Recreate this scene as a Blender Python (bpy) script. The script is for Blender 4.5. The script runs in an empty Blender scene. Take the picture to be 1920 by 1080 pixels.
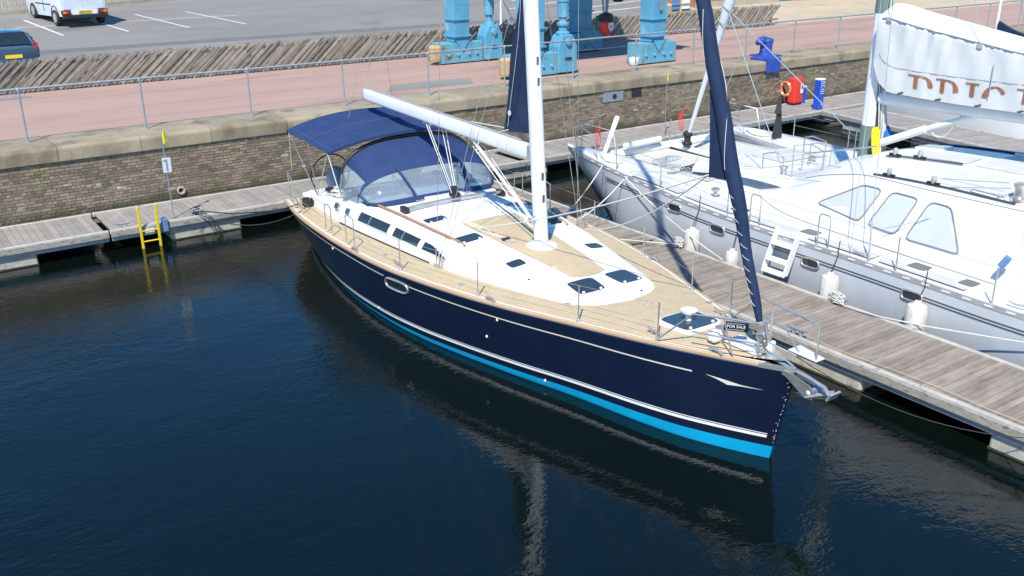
import bpy, bmesh, math, random
from mathutils import Vector, Matrix
random.seed(7)
SC = bpy.context.scene
COL = SC.collection
# ---------------------------------------------------------------- camera
cam_d = bpy.data.cameras.new('camera'); cam = bpy.data.objects.new('camera', cam_d); COL.objects.link(cam)
SC.camera = cam
def _camrot(yaw, pitch, roll):
    cy, sy, cp, sp = math.cos(yaw), math.sin(yaw), math.cos(pitch), math.sin(pitch)
    f = Vector((sy*cp, cy*cp, -sp)); r = Vector((cy, -sy, 0)); d = f.cross(r)
    cr, sr = math.cos(roll), math.sin(roll)
    x = r*cr + d*sr; y = d*cr - r*sr
    return Matrix((x, -y, -f)).transposed()
cam.matrix_world = Matrix.Translation((0, 0, 7)) @ _camrot(math.radians(34.595), math.radians(20.716), math.radians(.598)).to_4x4()
cam_d.sensor_width = 36; cam_d.lens = 1763.5/1920*36; cam_d.clip_start = .1; cam_d.clip_end = 2000
# ---------------------------------------------------------------- light
SUN_AZ = math.radians(43); SUN_EL = math.radians(52)      # the way shadows run, and the sun's height
W = bpy.data.worlds.new('World'); SC.world = W; W.use_nodes = True
wn = W.node_tree.nodes; wl_ = W.node_tree.links
sky = wn.new('ShaderNodeTexSky'); sky.sky_type = 'NISHITA'; sky.sun_disc = False
sky.sun_elevation = SUN_EL; sky.sun_rotation = math.radians(227); sky.altitude = 10; sky.air_density = 1.0; sky.dust_density = .1; sky.ozone_density = 3.0
wn['Background'].inputs[1].default_value = .15
hs_ = wn.new('ShaderNodeHueSaturation'); hs_.inputs['Saturation'].default_value = 1.3; hs_.inputs['Value'].default_value = 1.0
wl_.new(sky.outputs[0], hs_.inputs['Color']); wl_.new(hs_.outputs[0], wn['Background'].inputs[0])
sd = bpy.data.lights.new('sun', 'SUN'); so = bpy.data.objects.new('sun', sd); COL.objects.link(so)
sd.energy = 4.6; sd.angle = math.radians(.53); sd.color = (1, .95, .855)
ld = Vector((math.cos(SUN_AZ)*math.cos(SUN_EL), math.sin(SUN_AZ)*math.cos(SUN_EL), -math.sin(SUN_EL)))
so.rotation_euler = ld.to_track_quat('-Z', 'Y').to_euler(); so.location = (-20, -20, 40)
SC.view_settings.view_transform = 'Standard'; SC.view_settings.look = 'None'
SC.view_settings.exposure = .52; SC.view_settings.gamma = 1
SC.render.engine = 'CYCLES'
# ---------------------------------------------------------------- helpers
class MB:
    def __init__(s): s.v = []; s.f = []; s.at = []
    def add(s, vs, fs):
        o = len(s.v); s.v += [tuple(v) for v in vs]; s.f += [tuple(i+o for i in f) for f in fs]; return s
    def box(s, x0, x1, y0, y1, z0, z1):
        return s.add([(x, y, z) for z in (z0, z1) for x, y in ((x0, y0), (x1, y0), (x1, y1), (x0, y1))],
                     [(3, 2, 1, 0), (4, 5, 6, 7), (0, 1, 5, 4), (1, 2, 6, 5), (2, 3, 7, 6), (3, 0, 4, 7)])
    def obox(s, c, sz, rz=0, rx=0, ry=0):
        M = Matrix.Rotation(rz, 3, 'Z') @ Matrix.Rotation(ry, 3, 'Y') @ Matrix.Rotation(rx, 3, 'X'); c = Vector(c)
        h = [t/2 for t in sz]
        return s.add([c + M @ Vector((x*h[0], y*h[1], z*h[2])) for z in (-1, 1) for x, y in ((-1, -1), (1, -1), (1, 1), (-1, 1))],
                     [(3, 2, 1, 0), (4, 5, 6, 7), (0, 1, 5, 4), (1, 2, 6, 5), (2, 3, 7, 6), (3, 0, 4, 7)])
    def tube(s, pts, r, n=6, closed=False, sq=1.0):
        pts = [Vector(p) for p in pts]; N = len(pts); rs = r if isinstance(r, (list, tuple)) else [r]*N
        vs = []; prev = None
        for i, p in enumerate(pts):
            if closed: t = pts[(i+1) % N] - pts[i-1]
            else: t = pts[min(i+1, N-1)] - pts[max(i-1, 0)]
            if t.length < 1e-9: t = Vector((0, 0, 1))
            t.normalize()
            if prev is None:
                u = t.orthogonal() if abs(t.z) > .95 else Vector((0, 0, 1)).cross(t)
                if abs(t.z) > .95: u = Vector((1, 0, 0)) - t*t.x
            else: u = prev - t*prev.dot(t)
            u.normalize(); prev = u; w = t.cross(u)
            for k in range(n):
                a = 2*math.pi*k/n; vs.append(p + (u*math.cos(a)*sq + w*math.sin(a))*rs[i])
        fs = []
        for i in range(N if closed else N-1):
            j = (i+1) % N
            for k in range(n): fs.append((i*n+k, i*n+(k+1) % n, j*n+(k+1) % n, j*n+k))
        if not closed: fs += [tuple(range(n))[::-1], tuple(range((N-1)*n, N*n))]
        return s.add(vs, fs)
    def lathe(s, prof, c=(0, 0, 0), n=14, ax='z'):
        vs = []
        for r, h in prof:
            for k in range(n):
                a = 2*math.pi*k/n; x, y = r*math.cos(a), r*math.sin(a)
                p = (x, y, h) if ax == 'z' else ((h, x, y) if ax == 'x' else (y, h, x))
                vs.append((p[0]+c[0], p[1]+c[1], p[2]+c[2]))
        fs = [(i*n+k, i*n+(k+1) % n, (i+1)*n+(k+1) % n, (i+1)*n+k) for i in range(len(prof)-1) for k in range(n)]
        fs += [tuple(range(n))[::-1], tuple(range((len(prof)-1)*n, len(prof)*n))]
        return s.add(vs, fs)
    def extr(s, poly, vec):
        n = len(poly); v = Vector(vec); P = [Vector(p) for p in poly]
        return s.add(P + [p+v for p in P], [tuple(range(n))[::-1], tuple(range(n, 2*n))] + [(i, (i+1) % n, n+(i+1) % n, n+i) for i in range(n)])
    def grid(s, rows, closed=False):
        n = len(rows[0]); m = len(rows)
        return s.add([p for r in rows for p in r], [(i*n+k, i*n+(k+1) % n, (i+1)*n+(k+1) % n, (i+1)*n+k) for i in range(m-1) for k in range(n if closed else n-1)])
    def slab(s, rows, off):
        """a sheet of points with thickness: rows, and the same rows shifted by off (a vector or a function of the point)"""
        n = len(rows[0]); m = len(rows); f = off if callable(off) else (lambda p: Vector(p)+Vector(off))
        A = [Vector(p) for r in rows for p in r]; B = [f(p) for p in A]; o = len(A); fs = []
        for i in range(m-1):
            for k in range(n-1):
                q = (i*n+k, i*n+k+1, (i+1)*n+k+1, (i+1)*n+k); fs += [q, tuple(j+o for j in q[::-1])]
        rim = [k for k in range(n)] + [i*n+n-1 for i in range(1, m)] + [(m-1)*n+k for k in range(n-2, -1, -1)] + [i*n for i in range(m-2, 0, -1)]
        for a, b in zip(rim, rim[1:]+rim[:1]): fs.append((b, a, a+o, b+o))
        return s.add(A+B, fs)
    def mesh(s, name, m=None, smooth=0, bevel=0, off=None):
        if off: s.v = [(a-off[0], b-off[1], c-off[2]) for a, b, c in s.v]
        me = bpy.data.meshes.new(name); me.from_pydata(s.v, [], s.f)
        bm = bmesh.new(); bm.from_mesh(me)
        bmesh.ops.recalc_face_normals(bm, faces=bm.faces)
        if bevel: bmesh.ops.bevel(bm, geom=[e for e in bm.edges if len(e.link_faces) == 2 and e.calc_face_angle(0) > .5], offset=bevel, segments=2, affect='EDGES', profile=.5)
        bm.to_mesh(me); bm.free()
        if smooth:
            me.polygons.foreach_set('use_smooth', [True]*len(me.polygons)); me.set_sharp_from_angle(angle=math.radians(smooth))
        if m: me.materials.append(MAT[m])
        return me
    def build(s, name, m, parent=None, smooth=0, bevel=0, world=True, loc=None):
        off = loc
        if parent is not None and world:
            r = parent
            while r.parent: r = r.parent
            off = r.location
        o = bpy.data.objects.new(name, s.mesh(name, m, smooth, bevel, off)); COL.objects.link(o)
        if parent is not None: o.parent = parent
        elif loc: o.location = loc
        return o
def thing(name, label, cat, loc=(0, 0, 0), rz=0, group=None):
    o = bpy.data.objects.new(name, None); COL.objects.link(o); o.location = loc; o.rotation_euler = (0, 0, rz); o.empty_display_size = .2
    return tag(o, label, cat, group)
def tag(o, label, cat, group=None):
    o['label'] = label; o['category'] = cat
    if group: o['group'] = group
    return o
def struct(o): o['kind'] = 'structure'; return o
def inst(name, me, parent, loc, rot=(0, 0, 0), sc=None):
    o = bpy.data.objects.new(name, me); COL.objects.link(o); o.parent = parent
    r = parent
    while r.parent: r = r.parent
    o.location = Vector(loc) - r.location; o.rotation_euler = rot
    if sc: o.scale = sc
    return o
def ip(xs, ys, x):
    """smooth interpolation through the given points"""
    n = len(xs)
    if x <= xs[0]: return ys[0]
    if x >= xs[-1]: return ys[-1]
    i = max(k for k in range(n-1) if xs[k] <= x)
    d = [(ys[k+1]-ys[k])/(xs[k+1]-xs[k]) for k in range(n-1)]
    def sl(k):
        if k == 0: return d[0]
        if k == n-1: return d[-1]
        return 0 if d[k-1]*d[k] <= 0 else 2*d[k-1]*d[k]/(d[k-1]+d[k])
    h = xs[i+1]-xs[i]; t = (x-xs[i])/h
    return (2*t**3-3*t*t+1)*ys[i] + (t**3-2*t*t+t)*h*sl(i) + (3*t*t-2*t**3)*ys[i+1] + (t**3-t*t)*h*sl(i+1)
def lin(a, b, n): return [a+(b-a)*i/(n-1) for i in range(n)]
def lerp(p, q, t): return tuple(a+(b-a)*t for a, b in zip(p, q))
def sag(p, q, s, n=12): return [tuple(c - (s*4*t*(1-t) if i == 2 else 0) for i, c in enumerate(lerp(p, q, t))) for t in lin(0, 1, n)]
def text_mesh(name, body, size, m, ext=.002):
    cu = bpy.data.curves.new(name, 'FONT'); cu.body = body; cu.size = size; cu.extrude = ext; cu.align_x = 'CENTER'; cu.align_y = 'CENTER'
    t = bpy.data.objects.new(name, cu); COL.objects.link(t)
    me = bpy.data.meshes.new_from_object(t); bpy.data.objects.remove(t); me.name = name
    me.materials.clear(); me.materials.append(MAT[m]); return me
# ---------------------------------------------------------------- materials
MAT = {}
def mat(name, c1, c2=None, rough=.5, metal=0, scale=3, detail=5, bump=0, bscale=40, spec=.5, coat=0, rnd=0, stretch=(1, 1, 1), c3=None, s3=.6, th3=.6, alpha=1):
    m = bpy.data.materials.new(name); m.use_nodes = True; MAT[name] = m
    N = m.node_tree.nodes; K = m.node_tree.links; b = N['Principled BSDF']
    b.inputs['Roughness'].default_value = rough; b.inputs['Metallic'].default_value = metal
    b.inputs['Specular IOR Level'].default_value = spec; b.inputs['Coat Weight'].default_value = coat; b.inputs['Coat Roughness'].default_value = .08
    b.inputs['Base Color'].default_value = (*c1, 1)
    geo = N.new('ShaderNodeNewGeometry'); mp = N.new('ShaderNodeMapping'); mp.inputs['Scale'].default_value = stretch
    K.new(geo.outputs['Position'], mp.inputs[0])
    out = None
    if c2:
        nz = N.new('ShaderNodeTexNoise'); nz.inputs['Scale'].default_value = scale; nz.inputs['Detail'].default_value = detail; nz.inputs['Roughness'].default_value = .62
        K.new(mp.outputs[0], nz.inputs['Vector'])
        rp = N.new('ShaderNodeValToRGB'); rp.color_ramp.elements[0].position = .33; rp.color_ramp.elements[1].position = .67
        rp.color_ramp.elements[0].color = (*c1, 1); rp.color_ramp.elements[1].color = (*c2, 1)
        K.new(nz.outputs['Fac'], rp.inputs[0]); out = rp.outputs[0]
    if c3:
        n3 = N.new('ShaderNodeTexNoise'); n3.inputs['Scale'].default_value = s3; n3.inputs['Detail'].default_value = 6
        K.new(mp.outputs[0], n3.inputs['Vector'])
        r3 = N.new('ShaderNodeMapRange'); r3.inputs[1].default_value = th3; r3.inputs[2].default_value = th3+.12
        K.new(n3.outputs['Fac'], r3.inputs[0])
        mx = N.new('ShaderNodeMix'); mx.data_type = 'RGBA'; K.new(r3.outputs[0], mx.inputs[0])
        if out: K.new(out, mx.inputs[6])
        else: mx.inputs[6].default_value = (*c1, 1)
        mx.inputs[7].default_value = (*c3, 1); out = mx.outputs[2]
    if rnd:
        oi = N.new('ShaderNodeObjectInfo'); at = N.new('ShaderNodeAttribute'); at.attribute_name = 'rnd'
        ad = N.new('ShaderNodeMath'); ad.operation = 'ADD'; K.new(oi.outputs['Random'], ad.inputs[0]); K.new(at.outputs['Fac'], ad.inputs[1])
        fr = N.new('ShaderNodeMath'); fr.operation = 'FRACT'; K.new(ad.outputs[0], fr.inputs[0])
        mr = N.new('ShaderNodeMapRange'); mr.inputs[3].default_value = 1-rnd; mr.inputs[4].default_value = 1+rnd; K.new(fr.outputs[0], mr.inputs[0])
        hs = N.new('ShaderNodeHueSaturation'); K.new(mr.outputs[0], hs.inputs['Value'])
        if out: K.new(out, hs.inputs['Color'])
        else: hs.inputs['Color'].default_value = (*c1, 1)
        out = hs.outputs[0]
    if out: K.new(out, b.inputs['Base Color'])
    if bump:
        nb = N.new('ShaderNodeTexNoise'); nb.inputs['Scale'].default_value = bscale; nb.inputs['Detail'].default_value = 4
        K.new(mp.outputs[0], nb.inputs['Vector'])
        bp = N.new('ShaderNodeBump'); bp.inputs['Strength'].default_value = bump; bp.inputs['Distance'].default_value = .02
        K.new(nb.outputs['Fac'], bp.inputs['Height']); K.new(bp.outputs[0], b.inputs['Normal'])
    if alpha < 1: b.inputs['Alpha'].default_value = alpha
    return m
mat('gelcoat', (.74, .74, .725), (.68, .68, .665), rough=.32, scale=1.1, coat=.15)
mat('gelcoat_grip', (.74, .74, .73), (.70, .70, .69), rough=.6, scale=2, bump=.15, bscale=150)
mat('cat_white', (.64, .64, .63), (.58, .58, .57), rough=.4, scale=1.0)
mat('non_skid', (.50, .505, .50), (.45, .455, .45), rough=.8, scale=3, bump=.3, bscale=120)
mat('navy_hull', (.005, .0095, .027), (.0065, .012, .033), rough=.22, scale=.8, coat=.5)
mat('cyan_paint', (.0, .25, .46), (.0, .30, .51), rough=.6, scale=1.5, spec=.25, c3=(.01, .20, .36), s3=3, th3=.62)
mat('white_paint', (.78, .78, .76), (.70, .70, .68), rough=.4, scale=2)
mat('gold_stripe', (.62, .58, .48), rough=.4)
mat('navy_canvas', (.019, .038, .108), (.026, .049, .132), rough=.85, scale=2.2, bump=.5, bscale=7, spec=.2)
mat('navy_sail', (.012, .024, .062), (.018, .034, .08), rough=.8, scale=2.5, bump=.4, bscale=9, spec=.2)
mat('canvas_edge', (.06, .08, .2), rough=.8)
mat('stainless', (.66, .62, .57), (.50, .47, .43), rough=.28, metal=.75, scale=6)
mat('alloy', (.55, .54, .52), (.42, .41, .40), rough=.42, metal=.5, scale=4)
mat('mast_paint', (.78, .79, .80), (.68, .69, .71), rough=.35, scale=1.5, coat=.2)
mat('boom_paint', (.74, .76, .79), (.66, .68, .71), rough=.35, scale=1.2, coat=.2)
mat('black_plastic', (.012, .012, .014), (.02, .02, .022), rough=.5, scale=5)
mat('dark_rope', (.03, .03, .035), rough=.9)
mat('white_rope', (.66, .65, .60), (.5, .49, .45), rough=.9, scale=40)
mat('red_rope', (.55, .02, .03), (.7, .05, .06), rough=.85, scale=30)
mat('yellow_rope', (.72, .6, .02), (.6, .48, .02), rough=.85, scale=30)
mat('blue_rope', (.02, .14, .42), rough=.85)
mat('orange_rope', (.55, .38, .2), rough=.85)
mat('smoked_glass', (.014, .02, .024), (.022, .03, .035), rough=.09, scale=3, coat=.4)
mat('hatch_glass', (.02, .03, .035), (.03, .042, .048), rough=.16, scale=3, coat=.25)
mat('teak_trim', (.30, .165, .085), (.38, .22, .12), rough=.6, scale=6)
mat('teak_rail', (.40, .265, .145), (.47, .33, .19), rough=.6, scale=5, stretch=(1, .2, 1))
mat('grey_hull', (.50, .525, .56), (.46, .485, .52), rough=.35, scale=1, coat=.2, c3=(.54, .56, .585), s3=1.5, th3=.58)
mat('seal_grey', (.22, .23, .25), rough=.5)
mat('grey_stripe', (.06, .07, .085), rough=.4)
mat('sail_white', (.60, .61, .62), (.54, .55, .56), rough=.75, scale=2, bump=.3, bscale=6)
mat('lettering', (.32, .13, .06), (.27, .11, .055), rough=.7, scale=5)
mat('net', (.52, .51, .46), (.45, .44, .40), rough=.9, scale=30)
mat('mast_green', (.13, .19, .17), rough=.6)
mat('blue_cover', (.10, .18, .36), (.13, .22, .42), rough=.6, scale=2)
mat('fender', (.60, .585, .53), (.52, .50, .45), rough=.55, scale=6, c3=(.22, .20, .15), s3=7, th3=.66)
mat('window_blind', (.47, .50, .53), (.43, .46, .49), rough=.4, scale=1.3, spec=.4)
mat('aluminium_edge', (.52, .50, .46), (.40, .385, .35), rough=.55, scale=3, metal=.15, c3=(.24, .22, .19), s3=5, th3=.58)
mat('timber_fender', (.36, .33, .29), (.24, .22, .19), rough=.8, scale=7, stretch=(1, 1, 3), c3=(.13, .12, .10), s3=9, th3=.57)
mat('galvanised', (.33, .37, .41), (.25, .28, .32), rough=.5, metal=.4, scale=5)
mat('concrete_float', (.46, .44, .38), (.33, .31, .26), rough=.9, scale=4, c3=(.07, .065, .05), s3=5, th3=.6, bump=.5, bscale=30)
mat('weed', (.03, .028, .018), (.055, .05, .03), rough=.9, scale=20)
mat('deck_plank', (.30, .255, .21), (.185, .152, .122), rough=.85, scale=7, rnd=.16, bump=.4, bscale=60, stretch=(.25, 1, 1))
mat('deck_plank_smooth', (.31, .28, .25), (.24, .215, .19), rough=.8, scale=3, rnd=.12, bump=.3, bscale=60)
mat('coping', (.31, .26, .18), (.225, .187, .125), rough=.9, scale=1.6, rnd=.12, bump=.5, bscale=25, stretch=(1, 1, .45), c3=(.17, .14, .095), s3=1.5, th3=.54)
mat('mortar', (.40, .37, .32), (.20, .185, .155), rough=.95, scale=.9, bump=.4, bscale=30, c3=(.55, .53, .48), s3=1.6, th3=.62)
mat('brick', (.175, .13, .09), (.25, .195, .14), rough=.9, scale=.9, rnd=.36, bump=.5, bscale=45, c3=(.19, .165, .085), s3=.7, th3=.57)
mat('red_asphalt', (.385, .255, .205), (.335, .22, .176), rough=.95, scale=.5, detail=8, bump=.3, bscale=120, stretch=(.3, 1, 1), c3=(.285, .19, .152), s3=.7, th3=.58)
mat('asphalt', (.225, .212, .195), (.175, .165, .152), rough=.95, scale=.4, detail=9, bump=.3, bscale=120, stretch=(.35, 1, 1), c3=(.14, .132, .122), s3=.55, th3=.60)
mat('asphalt_dark', (.12, .12, .12), (.145, .145, .145), rough=.95, scale=1)
mat('yard', (.46, .38, .26), (.38, .32, .23), rough=.95, scale=.5, detail=8, c3=(.30, .27, .22), s3=.4, th3=.55)
mat('road_paint', (.70, .70, .68), (.52, .52, .50), rough=.8, scale=6)
mat('fence_wood', (.30, .255, .205), (.195, .165, .13), rough=.9, scale=4, rnd=.3, bump=.4, bscale=30)
mat('picket_white', (.52, .46, .37), (.42, .37, .29), rough=.8, scale=4, rnd=.1)
mat('rail_paint', (.30, .34, .37), (.23, .265, .29), rough=.55, scale=5, metal=.2)
mat('crane_blue', (.075, .27, .43), (.11, .34, .49), rough=.55, scale=1.3, c3=(.24, .43, .52), s3=1.4, th3=.60)
mat('crane_blue_worn', (.085, .29, .42), (.13, .36, .46), rough=.6, scale=2, c3=(.19, .105, .055), s3=2.6, th3=.57)
mat('crane_rust', (.50, .36, .19), (.30, .20, .11), rough=.8, scale=4)
mat('bollard_blue', (.015, .05, .30), (.025, .075, .36), rough=.5, scale=4, c3=(.12, .17, .4), s3=5, th3=.60)
mat('red_plastic', (.62, .035, .025), (.70, .05, .035), rough=.4, scale=3)
mat('orange_foam', (.72, .17, .06), rough=.7)
mat('blue_pedestal', (.012, .06, .42), (.016, .08, .48), rough=.4, scale=3)
mat('safety_yellow', (.68, .50, .03), (.58, .42, .03), rough=.5, scale=5)
mat('flag_yellow', (.78, .66, .04), rough=.7)
mat('car_blue', (.075, .13, .21), (.065, .115, .19), rough=.22, scale=1, coat=.8, metal=.3)
mat('van_white', (.60, .65, .72), (.55, .60, .67), rough=.35, scale=1.5, coat=.3)
mat('plate_yellow', (.75, .52, .03), rough=.5)
mat('tail_light', (.5, .02, .02), rough=.2, coat=.5)
mat('amber_light', (.7, .22, .03), rough=.2, coat=.5)
mat('rubber', (.02, .02, .02), (.03, .03, .03), rough=.85, scale=8)
mat('brick_wall', (.40, .17, .095), (.30, .13, .075), rough=.9, scale=6)
mat('stone_plinth', (.42, .37, .29), (.34, .30, .24), rough=.9, scale=3)
mat('teal_door', (.03, .22, .26), rough=.6)
mat('green_board', (.03, .20, .13), rough=.6)
mat('grey_cloth', (.30, .36, .40), (.24, .29, .33), rough=.85, scale=5)
def teak():
    m = mat('teak_deck', (.54, .43, .275), (.47, .37, .23), rough=.75, scale=5, detail=6)
    N = m.node_tree.nodes; K = m.node_tree.links; b = N['Principled BSDF']
    src = b.inputs['Base Color'].links[0].from_socket
    at = N.new('ShaderNodeAttribute'); at.attribute_name = 'pl'
    mo = N.new('ShaderNodeMath'); mo.operation = 'PINGPONG'; mo.inputs[1].default_value = .028; K.new(at.outputs['Fac'], mo.inputs[0])
    lt = N.new('ShaderNodeMapRange'); lt.inputs[1].default_value = .0035; lt.inputs[2].default_value = .0065; K.new(mo.outputs[0], lt.inputs[0])
    mx = N.new('ShaderNodeMix'); mx.data_type = 'RGBA'; mx.inputs[6].default_value = (.17, .13, .09, 1); K.new(src, mx.inputs[7]); K.new(lt.outputs[0], mx.inputs[0])
    K.new(mx.outputs[2], b.inputs['Base Color'])
teak()
def clear_vinyl():
    m = mat('clear_vinyl', (.55, .62, .68), rough=.05, coat=1)
    N = m.node_tree.nodes; K = m.node_tree.links; b = N['Principled BSDF']
    tr = N.new('ShaderNodeBsdfTransparent'); tr.inputs[0].default_value = (.72, .80, .86, 1)
    mx = N.new('ShaderNodeMixShader'); mx.inputs[0].default_value = .2
    K.new(tr.outputs[0], mx.inputs[1]); K.new(b.outputs[0], mx.inputs[2]); K.new(mx.outputs[0], N['Material Output'].inputs[0])
    nz = N.new('ShaderNodeTexNoise'); nz.inputs['Scale'].default_value = 3.5
    bp = N.new('ShaderNodeBump'); bp.inputs['Strength'].default_value = .5; bp.inputs['Distance'].default_value = .03
    geo = N.new('ShaderNodeNewGeometry'); K.new(geo.outputs['Position'], nz.inputs['Vector'])
    K.new(nz.outputs['Fac'], bp.inputs['Height']); K.new(bp.outputs[0], b.inputs['Normal']); K.new(bp.outputs[0], b.inputs['Coat Normal'])
clear_vinyl()
def water_mat():
    m = bpy.data.materials.new('dock_water'); m.use_nodes = True; MAT['dock_water'] = m
    N = m.node_tree.nodes; K = m.node_tree.links; b = N['Principled BSDF']
    b.inputs['Base Color'].default_value = (.0018, .0044, .0034, 1); b.inputs['Roughness'].default_value = .035; b.inputs['IOR'].default_value = 1.34; b.inputs['Specular IOR Level'].default_value = .75
    geo = N.new('ShaderNodeNewGeometry'); mp = N.new('ShaderNodeMapping'); mp.inputs['Scale'].default_value = (1, 1.7, 1); mp.inputs['Rotation'].default_value = (0, 0, math.radians(32))
    K.new(geo.outputs['Position'], mp.inputs[0])
    h = None
    for sc, wt, det in ((.45, .6, 2), (2.0, .38, 3), (7, .2, 2), (19, .07, 1)):
        n = N.new('ShaderNodeTexNoise'); n.inputs['Scale'].default_value = sc; n.inputs['Detail'].default_value = det; n.inputs['Distortion'].default_value = .4
        K.new(mp.outputs[0], n.inputs['Vector'])
        mu = N.new('ShaderNodeMath'); mu.operation = 'MULTIPLY'; mu.inputs[1].default_value = wt; K.new(n.outputs['Fac'], mu.inputs[0])
        if h is None: h = mu.outputs[0]
        else:
            ad = N.new('ShaderNodeMath'); K.new(h, ad.inputs[0]); K.new(mu.outputs[0], ad.inputs[1]); h = ad.outputs[0]
    # ripples come in patches: cat's-paws of wind on a mostly still dock
    pn = N.new('ShaderNodeTexNoise'); pn.inputs['Scale'].default_value = .16; pn.inputs['Detail'].default_value = 2
    K.new(geo.outputs['Position'], pn.inputs['Vector'])
    pr = N.new('ShaderNodeMapRange'); pr.inputs[1].default_value = .4; pr.inputs[2].default_value = .62; pr.inputs[3].default_value = .35; pr.inputs[4].default_value = 1.5
    K.new(pn.outputs['Fac'], pr.inputs[0])
    mu = N.new('ShaderNodeMath'); mu.operation = 'MULTIPLY'; K.new(h, mu.inputs[0]); K.new(pr.outputs[0], mu.inputs[1])
    bp = N.new('ShaderNodeBump'); bp.inputs['Strength'].default_value = .5; bp.inputs['Distance'].default_value = .05
    K.new(mu.outputs[0], bp.inputs['Height']); K.new(bp.outputs[0], b.inputs['Normal'])
water_mat()

def tide(name, col, z0, z1):
    """weed and damp grime left by the water along the foot of the wall"""
    m = MAT[name]; N = m.node_tree.nodes; K = m.node_tree.links; b = N['Principled BSDF']; src = b.inputs['Base Color'].links[0].from_socket
    geo = N.new('ShaderNodeNewGeometry'); sp = N.new('ShaderNodeSeparateXYZ'); K.new(geo.outputs['Position'], sp.inputs[0])
    nz = N.new('ShaderNodeTexNoise'); nz.inputs['Scale'].default_value = 1.4; nz.inputs['Detail'].default_value = 7; K.new(geo.outputs['Position'], nz.inputs['Vector'])
    ma = N.new('ShaderNodeMath'); ma.operation = 'MULTIPLY_ADD'; ma.inputs[1].default_value = -.75; K.new(nz.outputs['Fac'], ma.inputs[0]); K.new(sp.outputs['Z'], ma.inputs[2])
    mr = N.new('ShaderNodeMapRange'); mr.inputs[1].default_value = z0-.375; mr.inputs[2].default_value = z1-.375; mr.inputs[3].default_value = .85; mr.inputs[4].default_value = 0; K.new(ma.outputs[0], mr.inputs[0])
    mx = N.new('ShaderNodeMix'); mx.data_type = 'RGBA'; K.new(mr.outputs[0], mx.inputs[0]); K.new(src, mx.inputs[6]); mx.inputs[7].default_value = (*col, 1); K.new(mx.outputs[2], b.inputs['Base Color'])
tide('brick', (.07, .068, .036), .5, .8); tide('mortar', (.085, .082, .045), .5, .8)
# ================================================================ the setting
WZ = 24.85           # face of the quay wall
QZ = 2.25            # top of the quay
def slope(y): return QZ - .02 + .065*max(0, y-34.7)
struct(MB().box(-150, 200, -150, WZ+.3, -3, 0).build('water', 'dock_water'))
struct(MB().box(-60, 90, 26.42, 34.7, 1.2, QZ-.012).build('promenade', 'red_asphalt'))
g = MB().grid([[(-90, 34.7, QZ-.02), (41.3, 34.7, QZ-.02)], [(-90, 130, slope(130)), (41.3, 130, slope(130))]]); struct(g.build('car_park', 'asphalt'))
g = MB().grid([[(41.3, 34.7, QZ-.02), (150, 34.7, QZ-.02)], [(41.3, 130, slope(130)), (150, 130, slope(130))]]); struct(g.build('yard', 'yard'))
def onslope(name, m, pts, dz=.004):
    return struct(MB().add([(x, y, slope(y)+dz) for x, y in pts], [tuple(range(len(pts)))]).build(name, m))
onslope('tarmac_strip', 'asphalt_dark', [(-20, 42.0), (30, 41.5), (30, 42.3), (-20, 42.9)])
def line(p, q, w=.1, dz=.008):
    d = Vector((q[0]-p[0], q[1]-p[1])).normalized(); n = Vector((-d.y, d.x))*w/2
    onslope('parking_line', 'road_paint', [(p[0]+n.x, p[1]+n.y), (q[0]+n.x, q[1]+n.y), (q[0]-n.x, q[1]-n.y), (p[0]-n.x, p[1]-n.y)], dz)
for k in range(0, 4): line((7.36+2.55*k, 51.3), (8.05+2.75*k, 46.0), .11)
line((0, 49.0), (17, 49.0), .09, .012)
for p, q in (((31.5, 45.6), (36.5, 47.3)), ((33.5, 43.6), (41, 45.6)), ((34.2, 42.3), (41, 43.6)), ((33.6, 48.5), (40, 50.5))): line(p, q, .14)
for pts in ([(14.1, 27.4), (17.2, 27.1), (17.9, 28.4), (14.9, 28.6)], [(18.2, 28.4), (21.8, 28.3), (22.2, 29.6), (18.6, 29.9)]):
    struct(MB().add([(x, y, QZ-.008) for x, y in pts], [(0, 1, 2, 3)]).build('repair_patch', 'asphalt' if pts[0][0] < 16 else 'red_asphalt'))
struct(MB().box(-60, 90, 26.425, 26.50, QZ-.05, QZ-.006).build('drain_slot', 'asphalt_dark'))
# ---------------------------------------------------------------- quay wall
qw = thing('quay_wall', 'long dark brick quay wall topped by pale stone coping', 'wall', (20, WZ, 0))
MB().box(-40, 90, WZ+.012, 26.3, -2.5, 1.885).build('wall_body', 'mortar', qw)
bh, bl, mj = .0775, .225, .017
bmes = []
for k in range(4):
    m = MB(); j = [random.uniform(-.004, .004) for _ in range(4)]
    m.add([(-bl/2+mj/2, -.006+j[0], -bh/2+mj/2), (bl/2-mj/2, -.006+j[1], -bh/2+mj/2), (bl/2-mj/2, .02, -bh/2+mj/2), (-bl/2+mj/2, .02, -bh/2+mj/2),
           (-bl/2+mj/2, -.006+j[2], bh/2-mj/2), (bl/2-mj/2, -.006+j[3], bh/2-mj/2), (bl/2-mj/2, .02, bh/2-mj/2), (-bl/2+mj/2, .02, bh/2-mj/2)],
          [(0, 1, 5, 4), (4, 5, 6, 7), (1, 2, 6, 5), (3, 0, 4, 7), (0, 3, 2, 1)])
    bmes.append(m.mesh('brick', 'brick'))
rest = MB(); rr = []; nb = 0
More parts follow.
